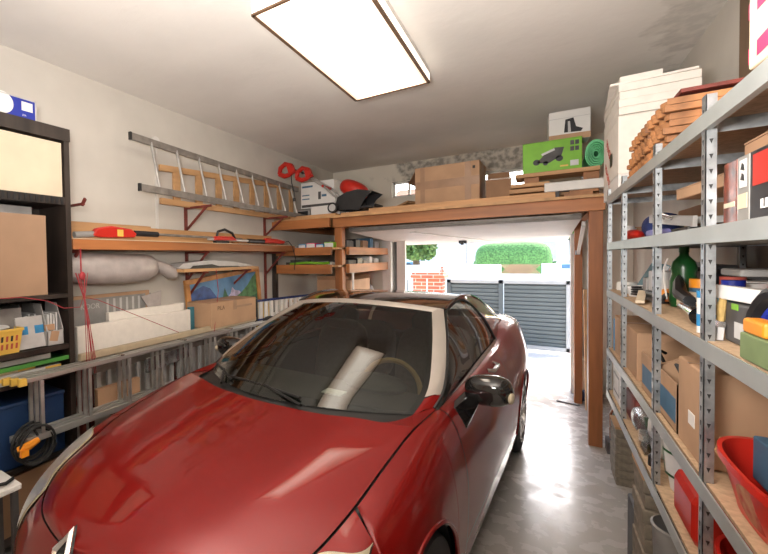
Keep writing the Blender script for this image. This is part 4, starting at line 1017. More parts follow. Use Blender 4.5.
it(MB().cyl((.45,3.39,L2),(.45,3.39,1.84),.028).cyl((.45,3.39,1.84),(.45,3.39,1.855),.02),'spray_can','ltgrey','pale spray can beside the dark carton at the far end of the upper shelf','can',smooth=True)

# ---- level three (below eye level)
t = thing('ring_binder','teal picture book leaning back at the far end of the third shelf','book',(.5,3.3,L3))
T1 = Matrix.Translation((.46,3.20,L3)) @ Matrix.Rotation(.45,4,'Y')
MB().box(0,.022,-.17,.17,.005,.19,T=T1).build('cover','cyan',t); MB().box(.002,.020,-.172,-.166,.01,.185,T=T1).build('pages','paper',t)
T1 = Matrix.Translation((.56,3.12,L3)) @ Matrix.Rotation(.35,4,'Y')
t = thing('ring_binder','pale grey album standing behind the leaning teal book','book',(.58,3.1,L3))
MB().box(0,.03,-.17,.17,.005,.20,T=T1).build('cover','ltgrey',t)
it(MB().cyl((.44,3.42,L3),(.44,3.42,1.50),.05,n=24).cyl((.44,3.42,1.50),(.44,3.42,1.505),.045,n=24),'white_tin','white','round white tin at the foot of the leaning teal book','tin',smooth=True)
it(MB().lathe([(.0,0),(.07,0),(.085,.05),(.08,.055),(.0,.02)],(.45,2.98,L3)),'white_bowl','white','low white bowl before the pale album on the third shelf','bowl',smooth=True)
t = thing('small_appliance','small white box with a dark front panel, beside the second far post','box',(.5,2.66,L3))
bx(.43,.60,2.60,2.74,L3+.05,1.60).build('body','ltgrey',t,bevel=.006); bx(.42,.60,2.58,2.76,L3,L3+.048).build('base','black',t,bevel=.006)
it(bx(.43,.58,2.80,2.88,L3,1.56),'grey_case','grey','narrow grey case left of the small white box','case',bevel=.006)
o = MB().bar((.365,2.50,L3+.012),(.43,2.88,L3+.035),.03,.012); it(o,'wooden_stick','cream','pale wooden slat lying at the edge of the third shelf','slat')
it(MB().bar((.375,2.95,L3+.008),(.42,3.15,L3+.008),.045,.012),'wooden_stick','pine','brown wooden slat at the far shelf edge before the white bowl','slat')
# black tool with curved grip (drill case)
t = thing('angle_grinder','black power tool with a rounded body on the third shelf behind the orange tool','power tool',(.56,2.45,L3))
MB().ell((.62,2.80,1.57),(.08,.16,.045),12,pw=.8).build('body','black',t,smooth=True); MB().ell((.57,2.93,1.51),(.05,.07,.055),10).build('head','dkgrey',t,smooth=True); MB().tube([(.58,2.68,1.57),(.55,2.66,1.52),(.55,2.72,1.475)],.022).build('grip','black',t,smooth=True)
it(bx(.64,.78,2.40,2.62,1.585,1.615).box(.645,.775,2.405,2.615,L3,1.585,1),'storage_box',['white','dkgrey'],'dark storage box with a white lid behind the black power tool','box',bevel=.008)
t = thing('jigsaw','orange and black power tool lying at the edge of the third shelf','power tool',(.45,2.38,L3))
MB().ell((.475,2.62,L3+.038),(.034,.09,.030),12,pw=.7).build('body','orange',t,smooth=True)
MB().ell((.448,2.61,L3+.038),(.02,.045,.018),8).tube([(.46,2.54,L3+.045),(.44,2.50,L3+.035),(.43,2.47,L3+.02)],.010).build('grip','black',t,smooth=True)
MB().cyl((.475,2.70,L3+.04),(.475,2.735,L3+.04),.017).build('nozzle','chromeish',t)
# green bottle
t = thing('green_bottle','tall dark green plastic bottle with narrow neck on the third shelf','bottle',(.5,2.48,L3))
MB().lathe([(0,0),(.040,0),(.045,.02),(.044,.11),(.037,.14),(.042,.165),(.034,.195),(.015,.22),(.014,.235),(0,.235)],(.50,2.48,L3),24).build('body','dkgreen',t,smooth=True)
MB().cyl((.50,2.48,L3+.233),(.50,2.48,L3+.262),.016).build('cap','dkgreen',t,smooth=True)
MB().tube([(.452,2.50,1.48),(.445,2.51,1.56),(.446,2.52,1.62),(.455,2.51,1.66)],.0035).build('white_cord','white',t)
it(MB().cyl((.52,2.33,1.545),(.52,2.33,1.58),.035).cyl((.52,2.33,L3),(.52,2.33,1.545),.034,mi=1),'filler_tin',['orange','lblblue'],'small tin with an orange lid beside the dark green bottle','tin',smooth=True)
it(MB().cyl((.60,2.32,L3),(.60,2.32,1.56),.034).cyl((.60,2.32,1.56),(.60,2.32,1.59),.035,mi=1),'filler_tin',['paper','redink'],'white tin with a red lid behind the black hand saw grip','tin',smooth=True)
it(MB().tube([(.47,2.40,1.585),(.45,2.30,1.565),(.43,2.18,1.53),(.43,2.06,1.515)],.02,rr=[.008,.017,.022,.018]),'black_nozzle','black','black curved tool handle sloping down before the orange-lidded tin','handle',smooth=True)
it(MB().ell((.47,2.22,L3+.042),(.04,.055,.040),12,pw=.85),'cloth_pouch','cream','cream pouch resting at the base of the green bottle','pouch',smooth=True)
k = MB().cyl((.44,2.12,L3+.029),(.415,1.86,L3+.029),.029,n=14).cyl((.44,2.12,L3+.029),(.45,2.27,L3+.027),.027,.012,n=14,mi=1)
it(k,'wrapped_roll',['gloss_black','foil'],'shiny black wrapped roll with a silver end at the shelf edge','roll',smooth=True)
t = thing('sealant_tube','white upright tube with a blue band, beside the tallest near post','tube',(.39,1.72,L3))
MB().cyl((.39,1.70,L3),(.39,1.70,1.575),.020,n=20).build('tube','white',t,smooth=True); MB().cyl((.39,1.70,L3+.02),(.39,1.70,L3+.055),.0204,n=20).build('blue_band','midblue',t,smooth=True); MB().cyl((.39,1.70,1.555),(.39,1.70,1.575),.0206,n=20).build('cap','midblue',t,smooth=True)
MB().box(.384,.396,1.6795,1.6805,1.51,1.545).build('red_print','redink',t)
# near bay
t = thing('paint_canister','tall grey-green canister with a blue cap right of the near post','canister',(.48,1.84,L3))
MB().box(.445,.51,1.80,1.89,L3,1.575).build('body','cyan',t,bevel=.012); MB().box(.4435,.446,1.81,1.825,L3+.02,1.56).build('red_strip','redink',t); MB().cyl((.478,1.845,1.575),(.478,1.845,1.60),.025).build('cap','brblue',t,smooth=True)
t = thing('white_jar','round jar with a broad white lid behind the tall canister','jar',(.56,1.66,L3))
MB().cyl((.54,1.96,L3),(.54,1.96,1.56),.040).build('body','dkgrey',t,smooth=True); MB().cyl((.54,1.96,1.56),(.54,1.96,1.585),.043).build('lid','white',t,smooth=True)
t = thing('white_jar','dark pot with a wide white lid at the back of the near bay','jar',(.60,1.50,L3))
MB().cyl((.62,2.08,L3),(.62,2.08,1.56),.06).build('body','bluecloth',t,smooth=True); MB().cyl((.62,2.08,1.56),(.62,2.08,1.585),.064,n=24).build('lid','white',t,smooth=True)
it(MB().cyl((.62,1.93,L3),(.62,1.93,1.58),.038),'red_pot','red','red pot beside the wide white lid, at the picture edge','pot',smooth=True)
t = thing('battery_charger','dark box with a pale printed carton on top, near bay of the third shelf','box',(.45,1.5,L3))
bx(.40,.49,1.44,1.60,L3,1.555).build('body','dkgrey',t,bevel=.005)
T1 = Matrix.Translation((.455,1.55,1.575)) @ Matrix.Rotation(.12,4,'Y') @ Matrix.Rotation(.2,4,'Z')
MB().box(-.055,.075,-.085,.085,-.02,.016,T=T1).build('top_carton','white',t,bevel=.003)
bx(.3985,.40,1.46,1.53,1.47,1.51).build('label','paper',t); bx(.3985,.40,1.51,1.55,1.54,1.555).build('green_mark','green',t)
t = thing('paint_brush','wooden paint brush standing against the dark box in the near bay','brush',(.385,1.59,L3))
MB().bar((.388,1.600,L3),(.390,1.598,L3+.035),.028,.012,up=(1,0,0)).build('bristles','paper',t); MB().bar((.39,1.598,L3+.035),(.392,1.597,L3+.05),.03,.014,up=(1,0,0)).build('ferrule','chromeish',t)
MB().tube([(.392,1.597,L3+.05),(.393,1.595,L3+.09),(.396,1.592,L3+.12)],.007,rr=[.008,.010,.005]).build('handle','brass',t,smooth=True)
t = thing('tape_dispenser','large black curved tool with a blue inner arc at the right picture edge','tool',(.45,1.33,L3))
pts = [(.405,1.425+.0,L3+.03)]+[(.405+.002*i,1.33+.10*math.cos(a),L3+.045+.10*math.sin(a)) for i,a in enumerate([.2,.5,.8,1.1,1.4,1.7,2.0,2.3])]
MB().tube(pts,.018,n=8).build('frame','black',t,smooth=True); MB().tube([(p_[0]+.004,1.33+(p_[1]-1.33)*.72,L3+.045+(p_[2]-L3-.045)*.72) for p_ in pts[1:]],.010).build('inner_arc','brblue',t,smooth=True)
MB().box(.40,.48,1.26,1.42,L3+.0,L3+.028).build('base','black',t,bevel=.005)
it(bx(.375,.398,1.22,1.36,L3+.062,L3+.095) if False else bx(.362,.395,1.24,1.345,L3+.058,L3+.09),'sponge','orange','orange-yellow sponge lying on the sage green box at the picture edge','sponge',bevel=.006)
it(bx(.360,.398,1.20,1.35,L3,L3+.057),'sage_box','grgreen','sage green box at the shelf edge under the orange sponge','box',bevel=.003)

# ---- level four
t = carton('upright brown printed carton between the far posts of the fourth shelf', .375,.62,2.64,3.36,L4+.0,1.33-.03,'card',rz=0)
text('FRIGO','print',.05,(.50,2.6385,1.24),(1,0,0),(0,0,1),'tape',t); bx(.53,.60,2.6375,2.6395,1.15,1.17).build('dark_print','ink',t)
it(bx(.375,.39,3.38,3.42,L4,1.27).box(.39,.60,3.38,3.42,L4,1.27),'blue_binder','midblue','blue binder standing left of the upright brown carton','binder',bevel=.003)
carton('small brown carton at the far end of the fourth shelf', .40,.60,3.53,3.72,L4,1.22,'card') if False else carton('small brown carton at the far end of the fourth shelf', .40,.60,3.43,3.52,L4,1.22,'card')
t = thing('magazine_file','cardboard magazine file with a blue label, left of its twin on the fourth shelf','file',(.5,2.36,L4))
def magfile(y0,y1,label):
    t = thing('magazine_file',label,'file',(.5,(y0+y1)/2,L4))
    k = MB().prism([(.375,y0,L4),(.375,y0,L4+.17),(.50,y0,L4+.24),(.60,y0,L4+.24),(.60,y0,L4)],(0,.004,0)).prism([(.375,y1-.004,L4),(.375,y1-.004,L4+.17),(.50,y1-.004,L4+.24),(.60,y1-.004,L4+.24),(.60,y1-.004,L4)],(0,.004,0))
    k.box(.375,.379,y0,y1,L4,L4+.17).box(.596,.6,y0,y1,L4,L4+.24).box(.375,.6,y0,y1,L4,L4+.004); k.build('case','card',t)
    bx(.3738,.375,y0+.015,y1-.02,L4+.03,L4+.115).box(.385,.47,y0-.0012,y0,L4+.03,L4+.115).build('label','lblblue',t)
    MB().tube([(.40,y0+.03,L4+.18),(.385,y0+.06,L4+.225),(.42,y0+.12,L4+.20)],.006).build('papers','ink',t)
bpy.data.objects.remove(t)
magfile(2.22,2.52,'cardboard magazine file with a blue label, farther of the two on the fourth shelf')
magfile(1.93,2.20,'cardboard magazine file with a blue label, nearer of the two on the fourth shelf')
t = thing('upright_carton','tall narrow orange-brown carton just left of the near post on the fourth shelf','box',(.5,1.8,L4))
bx(.372,.60,1.66,1.90,L4,1.345).build('body','card',t,bevel=.006); bx(.3705,.372,1.72,1.78,1.16,1.20).build('sticker','white',t); bx(.37,.60,1.775,1.79,1.344,1.3465).build('tape','tape',t)
it(MB().ell((.68,2.25,1.24),(.10,.34,.13),14,pw=.6),'plastic_bag','bagwhite','large milky plastic bag behind the magazine files','bag',smooth=True)
it(bx(.61,.79,1.95,2.24,L4,1.30) if False else bx(.62,.79,1.66,1.88,L4,1.32),'clear_box','bagwhite','pale translucent storage box behind the tall orange-brown carton','box',bevel=.02)
it(bx(.62,.79,2.62,2.9,L4,1.36),'dark_case','carddk','dark brown case at the back beside the upright brown carton','case',bevel=.01)
carton('large brown carton filling the back of the near bay on the fourth shelf', .60,.79,.80,1.60,L4,1.37,'card',tape='',rz=0)
# red tub
t = thing('red_tub','red plastic tub full of odds and ends in the near bay of the fourth shelf','tub',(.49,1.36,L4))
def tub(cx,cy,z0,a,b_,h_,th):
    rows = []
    for (sc,z_) in ((.80,0),(.80,.004),(.99,h_-.02),(1.05,h_-.018),(1.05,h_),(.985,h_),(.96,h_-.02),(.78,.006)):
        rows.append([V(cx+a*sc*math.copysign(abs(math.cos(q))**.7,math.cos(q)),cy+b_*sc*math.copysign(abs(math.sin(q))**.7,math.sin(q)),z0+z_) for q in [2*PI*i/40 for i in range(40)]])
    k = MB().grid(rows,close=True); k.add(rows[0],[tuple(range(40))[::-1]]); k.add(rows[-1],[tuple(range(40))]); return k
tub(.475,1.37,L4,.112,.235,.125,.004).build('tub','redtub',t,smooth=True)
MB().tube([(.40,1.595,L4+.115),(.385,1.57,L4+.09),(.40,1.55,L4+.06)],.010).build('handle_grip','pine',t)
it(MB().box(.44,.47,1.44,1.56,L4+.04,L4+.15),'blue_book','lblblue','dark blue booklet standing in the red tub','booklet',bevel=.004)
it(MB().box(.475,.49,1.42,1.54,L4+.04,L4+.16),'card_sheet','card','brown card sheet standing in the red tub beside the blue booklet','card')
it(MB().prism([(.47,1.36,L4+.12),(.55,1.34,L4+.12),(.52,1.36,L4+.175)],(.0,.07,.0)),'crumpled_paper','paper','crumpled white paper on top of the red tub','paper')
it(MB().ell((.475,1.27,L4+.10),(.075,.085,.04),10,pw=.8),'wrapped_fabric','foil','shiny plastic-wrapped bundle on top of the red tub','bundle',smooth=True)
it(MB().ell((.475,1.30,L4+.052),(.07,.10,.045),12),'patterned_cloth','fabric_red','red and beige patterned cloth bundle inside the red tub','cloth',smooth=True)
T1 = None
k = MB()
pt = []
for i in range(24):
    q = 2*PI*i/24; pt.append((.3645-.0*0+.012*(1-math.sin(q))*0,1.315+.07*math.cos(q),L4+.058+.045*math.sin(q)))
# patterned reflection-like print on the tub flank: cloth seen through a cut-out
rows=[]
for rr_ in (0.01,.5,1.):
    rows.append([V(.475-(.112*(.80+.19*((L4+.055+.042*rr_*math.sin(q))-L4)/.105)+.0022)*(max(0,1-((-.05+.085*rr_*math.cos(q))/(.235*.9))**2))**.42, 1.32+.085*rr_*math.cos(q), L4+.055+.042*rr_*math.sin(q)) for q in [2*PI*i/28 for i in range(28)]])
MB().grid(rows,close=True).build('printed_motif','fabric_red',t)

# ---- level five
t = thing('white_box_file','white box with a grey outlined front at the far end of the fifth shelf','box',(.5,3.3,L5))
bx(.372,.60,3.10,3.40,L5,.985).build('body','white',t,bevel=.004); bx(.3708,.372,3.14,3.36,.83,.95).build('outline','grey',t); bx(.3704,.3712,3.16,3.34,.845,.935).build('panel','white',t)
it(bx(.39,.62,2.80,3.05,L5,.93),'dark_red_box','redsteel','dark red-brown box right of the white box on the fifth shelf','box',bevel=.004)
it(bx(.40,.62,2.55,2.76,L5,.90),'green_box','dkgreen','dark green box under the upright carton, fifth shelf','box',bevel=.004)
it(MB().ell((.43,2.72,.85),(.06,.16,.065),12,pw=.9),'foil_bag','foil','crinkled silver foil bag at the edge of the fifth shelf','bag',smooth=True)
it(MB().bar((.375,2.40,L5+.10),(.40,2.62,L5+.02),.05,.05),'clear_blister','film','clear plastic blister leaning on the far post of the fifth shelf','package')
t = thing('black_clamp','black and white clip lying at the post on the fifth shelf','clip',(.37,2.30,L5))
MB().tube([(.375,2.32,L5+.01),(.37,2.28,L5+.06),(.38,2.24,L5+.09)],.010).build('clip','black',t,smooth=True)
it(MB().ell((.46,2.46,.885),(.07,.10,.10),12,pw=.7),'grey_bag','bagwhite','grey plastic bag beside the white bucket on the fifth shelf','bag',smooth=True)
t = thing('white_bucket','white bucket with a green-edged label on the fifth shelf','bucket',(.51,2.15,L5))
MB().lathe([(0,0),(.108,0),(.130,.19),(.137,.19),(.137,.215),(.126,.215),(.104,.01),(0,.01)],(.51,2.15,L5),32).build('bucket','white',t,smooth=True)
MB().tube([(.51-.137*math.cos(q),2.15-.137*math.sin(q),L5+.205-.03*math.sin(q*2)**2) for q in lin(-.9,1.9,16)],.003).build('bail_handle','ltgrey',t)
k = MB(); c_ = 2.10
def onb(q,z_,r_): return V(.51-(r_+.016)*math.cos(q),2.15-(r_+.016)*math.sin(q),L5+z_)
for z0,z1,q0,q1 in ((.06,.07,.05,.95),(.15,.16,.05,.95),(.06,.16,.05,.12),(.06,.16,.88,.95)): k.grid([[onb(q,z0,.1035+.085*z0),onb(q,z1,.1035+.085*z1)] for q in lin(q0,q1,8)])
k.build('green_frame','dkgreen',t); MB().grid([[onb(q,.07,.1085),onb(q,.15,.1155)] for q in lin(.14,.86,8)]).build('label','paper',t)
t = thing('jerry_can','red plastic fuel can standing on the fifth shelf behind the near post','can',(.45,1.85,L5))
k = MB().box(.372,.54,1.72,1.97,L5,L5+.165); k.build('body','red',t,bevel=.03)
MB().prism([(.40,1.76,L5+.155),(.40,1.95,L5+.155),(.40,1.90,L5+.20),(.40,1.80,L5+.185)],(.10,0,0)).build('shoulder','red',t,bevel=.01)
MB().cyl((.43,1.925,L5+.15),(.43,1.935,L5+.205),.022).build('cap','red',t,smooth=True)
MB().tube([(.45,1.76,L5+.16),(.45,1.78,L5+.215),(.45,1.87,L5+.22),(.45,1.90,L5+.18)],.012).build('handle','red',t,smooth=True)
t = thing('red_basin','red plastic basin at the near end of the fifth shelf','basin',(.5,1.50,L5))
tub(.49,1.45,L5,.115,.20,.12,.004).build('basin','redtub',t,smooth=True)
it(bx(.40,.60,1.05,1.22,L5,.90),'small_carton','card','small brown carton beyond the red basin, bottom right','box',bevel=.004)

# ---- on the floor below and beside
def pavers(x0,x1,y0,y1,n,h_,label,grp):
    for i in range(n):
        dx, dy = random.uniform(-.006,.006), random.uniform(-.006,.006)
        nm = 'topmost' if i == n-1 else ('lowest' if i == 0 else 'layer %d from the floor' % (i+1))
        it(bx(x0+dx,x1+dx,y0+dy,y1+dy,i*h_+.0005*i,(i+1)*h_-.003+.0005*i),'paving_slab','stone','grey-brown slab, %s, %s' % (nm,label),'slab',group=grp,bevel=.004)
pavers(.44,.60,3.86,4.12,7,.0580,'in the low far stack past the end of the metal shelving','slabs in the far stack')
pavers(.36,.56,2.36,2.60,11,.0640,'in the near stack under the metal shelving','slabs in the near stack')
it(bx(.435,.605,3.86,4.13,.4095,.425),'wooden_board','pine','thin pale wood board on top of the far slab stack','board')
it(bx(.355,.57,2.35,2.61,.7085,.7265),'wooden_board','pine','thin pale wood board on top of the near slab stack','board')
t = thing('plastic_bottle','clear plastic water bottle on the floor behind the far slab stack','bottle',(.47,3.72,0)) if False else thing('plastic_bottle','clear water bottle on a dark stand beyond the pale grey crate','bottle',(.52,3.85,0))
for j in range(1):
    MB().lathe([(0,.0),(.048,.0),(.052,.02),(.052,.10),(.048,.11),(.052,.12),(.052,.22),(.02,.29),(.016,.31),(0,.31)],(.52,4.50,.10),20).build('body','clearpl',t,smooth=True); MB().cyl((.52,4.50,.408),(.52,4.50,.43),.018).build('cap','lblblue',t,smooth=True)
MB().box(.45,.61,4.42,4.58,0,.0995).build('stand','dkgrey',t)
it(MB().ell((.55,4.26,.34),(.07,.08,.038),10),'red_bag','red','red plastic bag on the crate on the pale grey crate','bag',smooth=True)
it(bx(.50,.70,4.16,4.36,0,.30),'grey_crate','ltgrey','pale grey crate on the floor beyond the far slab stack','crate',bevel=.01)
t = thing('waste_bin','dark grey rounded waste bin on the floor at the picture bottom','bin',(.46,2.22,0))
MB().lathe([(0,0),(.08,0),(.096,.58),(.102,.60),(.094,.605),(.085,.56),(.085,.02),(0,.02)],(.46,2.22,.0),28).build('bin','grey',t,smooth=True)
it(MB().ell((.66,1.86,.30),(.08,.12,.30),12,pw=.6),'blue_sack','bluecloth','dark blue sack beside the grey waste bin','sack',smooth=True)
it(MB().cyl((.42,1.68,.0),(.42,1.68,.60),.025).cyl((.42,1.68,.60),(.42,1.68,.64),.018,mi=1),'pump_bottle',['midblue','red'],'blue bottle with a red top at the bottom edge of the shelving','bottle',smooth=True)
it(MB().ell((.46,2.78,.52),(.07,.11,.13),10),'white_sack','bagwhite','pale plastic sack between the two slab stacks','sack',smooth=True)
it(bx(.38,.54,2.68,2.92,0,.388),'shadow_block','dkgrey','dark block in place of the shadow between the two slab stacks','crate',bevel=.01)  # dark block added where only shadow lies; also carries the sack
# broom and carton by the door
carton('tall pale carton standing on the floor beside the door frame', .365,.52,5.95,6.12,.10,.46,'card',tape='',name='upright_carton') if False else carton('pale carton on the blue tray beside the right door frame', .375,.53,5.92,6.12,.12,.46,'cream',tape='',name='upright_carton')
it(bx(.32,.56,5.86,6.15,0,.118),'blue_tray','blue','dark blue plastic tray on the floor at the right door frame','tray',bevel=.015)
it(MB().bar((.14,5.72,.006),(.34,5.66,.006),.03,.01),'floor_bracket','dkgrey','small dark metal bar lying flat on the floor by the blue tray','bar')
it(MB().bar((.40,5.55,.0),(.385,5.62,1.3),.03,.03),'timber_batten','pine','thin pine batten leaning behind the right platform post','batten')
# third support stack for the far end of the racking


it(bx(.825,.855,2.42,3.14,0,3.10),'tall_board','brownboard','tall plain brown board standing against the right wall behind the metal shelving','board')

it(MB().ell((.60,1.92,L2+.045),(.10,.13,.044),10,pw=.8),'black_pouch','dkgrey','dark grey pouch on the upper shelf just behind the near post','pouch',smooth=True)
it(bx(.66,.78,2.95,3.40,L2,1.93),'dark_box','carddk','dark brown box at the back of the upper shelf behind the blue jacket','box',bevel=.005)
it(bx(.50,.62,3.28,3.38,L3,1.53) if 0 else bx(.66,.78,2.95,3.35,L3,1.62),'dark_box','dkgrey','dark grey box at the back of the third shelf behind the pale album','box',bevel=.005)
it(MB().tube([(.43+.035*math.cos(a*.6)*1,2.92+.05*math.sin(a*.6),L3+.008+.0012*a) for a in range(40)],.006,n=6),'cable_bundle','black','small coil of black cable at the edge of the third shelf','cable',smooth=True)
it(bx(.66,.79,1.72,2.14,L3,1.66),'black_case','black','large black case at the back of the third shelf behind the white-lidded jars','case',bevel=.012)
it(MB().ell((.56,2.72,L3+.03),(.035,.035,.03),10),'red_ball','red','small red knob-like pot behind the orange power tool','pot',smooth=True)
it(bx(.64,.78,2.30,2.56,L4+.0,1.02+.34-.01) if 0 else bx(.66,.79,2.98,3.35,L4,1.33),'dark_box','redsteel','dark red-brown box at the back of the fourth shelf behind the printed carton','box',bevel=.005)
it(bx(.64,.79,2.0,2.9,L5,.96),'long_dark_box','carddk','long dark brown box at the back of the fifth shelf','box',bevel=.005)
it(bx(.39,.44,2.22,2.33,L5,.86) if 0 else MB().prism([(.372,2.44,L5),(.40,2.40,L5+.13),(.43,2.40,L5+.13),(.41,2.46,L5)],(0,.10,0)),'clear_folder','film','clear plastic folder leaning at the edge of the fifth shelf','folder')
# ------------------------------------------------------------------ left side: bookcase
bc = thing('bookcase','tall dark open bookcase at the left edge, crammed with boxes and papers','bookcase',(-2.67,1.03,0))
for y in (.62,1.415): MB().box(-2.84,-2.50,y,y+.035,0,2.55).build('side_panel','dkcase',bc)
MB().box(-2.845,-2.84,.62,1.45,0,2.55).build('back_panel','dkcase',bc)
MB().box(-2.84,-2.495,.615,1.455,2.47,2.55).build('top_panel','dkcase',bc)
for z0,z1 in ((2.06,2.11),(1.465,1.49),(1.135,1.165),(.965,.985),(.46,.485),(.06,.1)): MB().box(-2.84,-2.505,.655,1.415,z0,z1).build('shelf','dkcase',bc)
k = MB()
for i in range(24): k.box(-2.503,-2.498,.66+i*.0315,.676+i*.0315,2.065,2.105)
k.build('front_grille','black',bc)
it(MB().box(-2.56,-2.515,.67,1.405,2.112,2.455),'cream_panel','cream','cream board standing in the top compartment of the dark bookcase','board')
it(MB().box(-2.56,-2.53,.67,1.30,1.492,1.985),'brown_hardboard','hardboard','brown hardboard sheet standing in the second compartment of the bookcase','board')
it(MB().box(-2.66,-2.60,.67,1.25,1.492,2.04),'mesh_screen','grey','grey mesh sheet just behind the brown hardboard in the bookcase','screen')
# blue and white carton on the bookcase
t = thing('appliance_carton','dark blue carton with a white circle and small white label, on the bookcase','box',(-2.6,1.08,2.55))
MB().box(-2.75,-2.52,.85,1.255,2.551,2.672).build('body','brblue',t,bevel=.003)
MB().box(-2.5198,-2.518,.85,1.258,2.667,2.674).box(-2.5198,-2.518,1.25,1.258,2.551,2.674).build('edge','ltgrey',t)
MB().add([V(-2.5185,1.065+.062*math.cos(a),2.618+.062*math.sin(a)) for a in [2*PI*i/28 for i in range(28)]],[tuple(range(28))]).build('circle','white',t)
MB().box(-2.519,-2.5175,1.172,1.235,2.60,2.652).build('label','white',t); text('ZIX','lettering',.014,(-2.5175,1.185,2.572),(0,1,0),(0,0,1),'white',t)
# compartment with papers and basket
def open_holder(y0,y1,label,m_,x1=-2.53):
    t = thing('magazine_holder',label,'holder',(-2.65,(y0+y1)/2,1.166))
    k = MB()
    for y in (y0,y1-.004): k.prism([(x1,y,1.166),(x1,y,1.26),(x1-.08,y,1.43),(x1-.22,y,1.43),(x1-.22,y,1.166)],(0,.004,0))
    k.box(x1-.004,x1,y0,y1,1.166,1.26).box(x1-.22,x1,y0,y1,1.166,1.17).build('case',m_,t)
    for q in range(4): MB().box(x1-.20,x1-.02,y0+.012+q*.018,y0+.022+q*.018,1.17,1.36+.01*(q%2)).build('papers','paper',t)
open_holder(1.29,1.395,'pale grey magazine holder with papers at the right of the bookcase shelf','ltgrey')
open_holder(1.19,1.28,'second pale grey magazine holder, behind the padded envelope','grey',-2.60)
T1 = Matrix.Translation((-2.545,1.20,1.166)) @ Matrix.Rotation(-.22,4,'Y')
t = thing('padded_envelope','silver grey packet with a blue band leaning in front of the magazine holders','packet',(-2.54,1.2,1.166))
MB().box(-.012,.004,-.075,.085,.004,.20,T=T1).build('packet','ltgrey',t,bevel=.003); MB().box(.0045,.0055,-.075,-.01,.09,.14,T=T1).build('blue_band','midblue',t); MB().box(.0045,.0055,.03,.085,.09,.14,T=T1).build('blue_band','midblue',t)
it(MB().box(-2.80,-2.60,.67,1.17,1.166,1.42),'grey_mesh_file','grey','grey mesh file box at the back of the bookcase shelf','box')
it(MB().box(-2.56,-2.545,1.285,1.345,1.262,1.30).prism([(-2.528,1.30,1.20),(-2.528,1.35,1.19),(-2.528,1.365,1.25),(-2.528,1.315,1.262)],(.003,0,0)),'folded_paper','card','brown folded paper slip in the bookcase beside the grey packet','paper')
t = thing('yellow_basket','small yellow slotted plastic basket on the bookcase shelf','basket',(-2.55,1.03,1.166))
rows = []
for sc,z in ((.84,0),(1,.13),(1.06,.13),(1.06,.145),(.97,.145),(.80,.006)):
    rows.append([V(-2.585+.085*sc*a,1.02+.11*sc*b_,1.167+z) for a,b_ in ((-1,-1),(1,-1),(1,1),(-1,1))])
k = MB().grid(rows,close=True); k.add(rows[-1],[(0,1,2,3)]); k.build('basket','yellow',t)
k = MB()
for j in range(2):
    for i in range(7):
        y_ = .94+i*.026; z_ = 1.195+j*.045; xx = -2.585+.085*(.84+.16*(z_+.015-1.167)/.13)+.0015
        k.prism([(xx-.002,y_-.006,z_),(xx-.002,y_+.006,z_),(xx+.002,y_+.008,z_+.032),(xx+.002,y_-.004,z_+.032)],(.0008,0,0),j if i%2 else 0)
k.build('slots',['redink','ink'],t)
it(MB().ell((-2.60,1.03,1.312),(.05,.07,.018),8),'paper_cup','paper','white crumpled paper lying in the yellow basket','paper')
# compartment below: folder and magazines
it(MB().box(-2.80,-2.49,.67,1.40,1.075,1.09).box(-2.49,-2.487,.67,1.40,1.07,1.095,1),'green_folder',['dkgreen','midgreen'],'dark folder with a bright green edge lying on the magazines','folder')
it(MB().box(-2.79,-2.52,.70,1.30,1.095,1.125),'paper_stack','grey','grey paper stack on top of the green-edged folder','papers')
for i,(nm,m_,yy) in enumerate((('lowest','paper',1.395),('second','yellow',1.10),('third','paper',1.36),('topmost','cream',1.20))):
    o = MB().box(-.15,.15,-.36,yy-1.03,0,.018).box(.1502,.1512,yy-1.03-.10,yy-1.03-.0,.002,.016,1).build('magazine',[m_,'yellow'],bevel=.002); o.location = (-2.66,1.03,.987+i*.0215); tag(o,'%s magazine in the flat pile under the green-edged folder' % nm,'magazine','magazines in the bookcase')
it(MB().box(-2.84+.02,-2.52,.68,1.38,.487,.86).box(-2.825,-2.515,.675,1.385,.845,.87),'blue_crate','blue','large dark blue lidded box in the lower part of the bookcase','box',bevel=.008)
it(MB().box(-2.80,-2.52,.68,1.35,.101,.44),'brown_carton','carddk','brown carton in the bottom compartment of the bookcase','box',bevel=.006)
# black cable coil with a yellow plug hanging at the bookcase
t = thing('cable_coil','coiled black extension cable with a yellow plug in front of the dark blue box','cable',(-2.40,1.12,.55))
k = MB(); pts = []
for i in range(9*22):
    a = 2*PI*i/22; lp = i/22; pts.append((-2.42+.045*math.sin(lp*1.7)+.004*lp,1.13+(.10+.012*math.sin(lp*2.3))*math.cos(a),.645+(.105+.012*math.cos(lp*3.1))*math.sin(a)))
k.tube(pts,.007,n=6).build('cable','rubber',t,smooth=True)
MB().tube([(-2.42,1.13,.76),(-2.40,1.13,.70),(-2.395,1.125,.66)],.006).build('hanging_loop','rubber',t,smooth=True) if 0 else MB().tube([(-2.43,1.13,.74),(-2.372,1.13,.712),(-2.36,1.13,.70)],.007).build('hanging_loop','rubber',t,smooth=True)
MB().tube([(-2.36,1.02,.66),(-2.33,1.07,.675),(-2.33,1.12,.69)],.020,rr=[.016,.024,.016]).box(-2.345,-2.315,1.02,1.06,.625,.66).build('plug','orange',t,smooth=True)
tbl = thing('low_stand','low white-topped stand at the picture edge beneath the black cable','stand',(-2.35,1.0,0))
MB().box(-2.49,-2.24,.60,.985,.50,.53).build('top','white',tbl,bevel=.006)
for x_,y_ in ((-2.47,.62),(-2.28,.62),(-2.47,.94),(-2.28,.94)): MB().box(x_,x_+.03,y_,y_+.03,0,.5).build('leg','dkgrey',tbl)
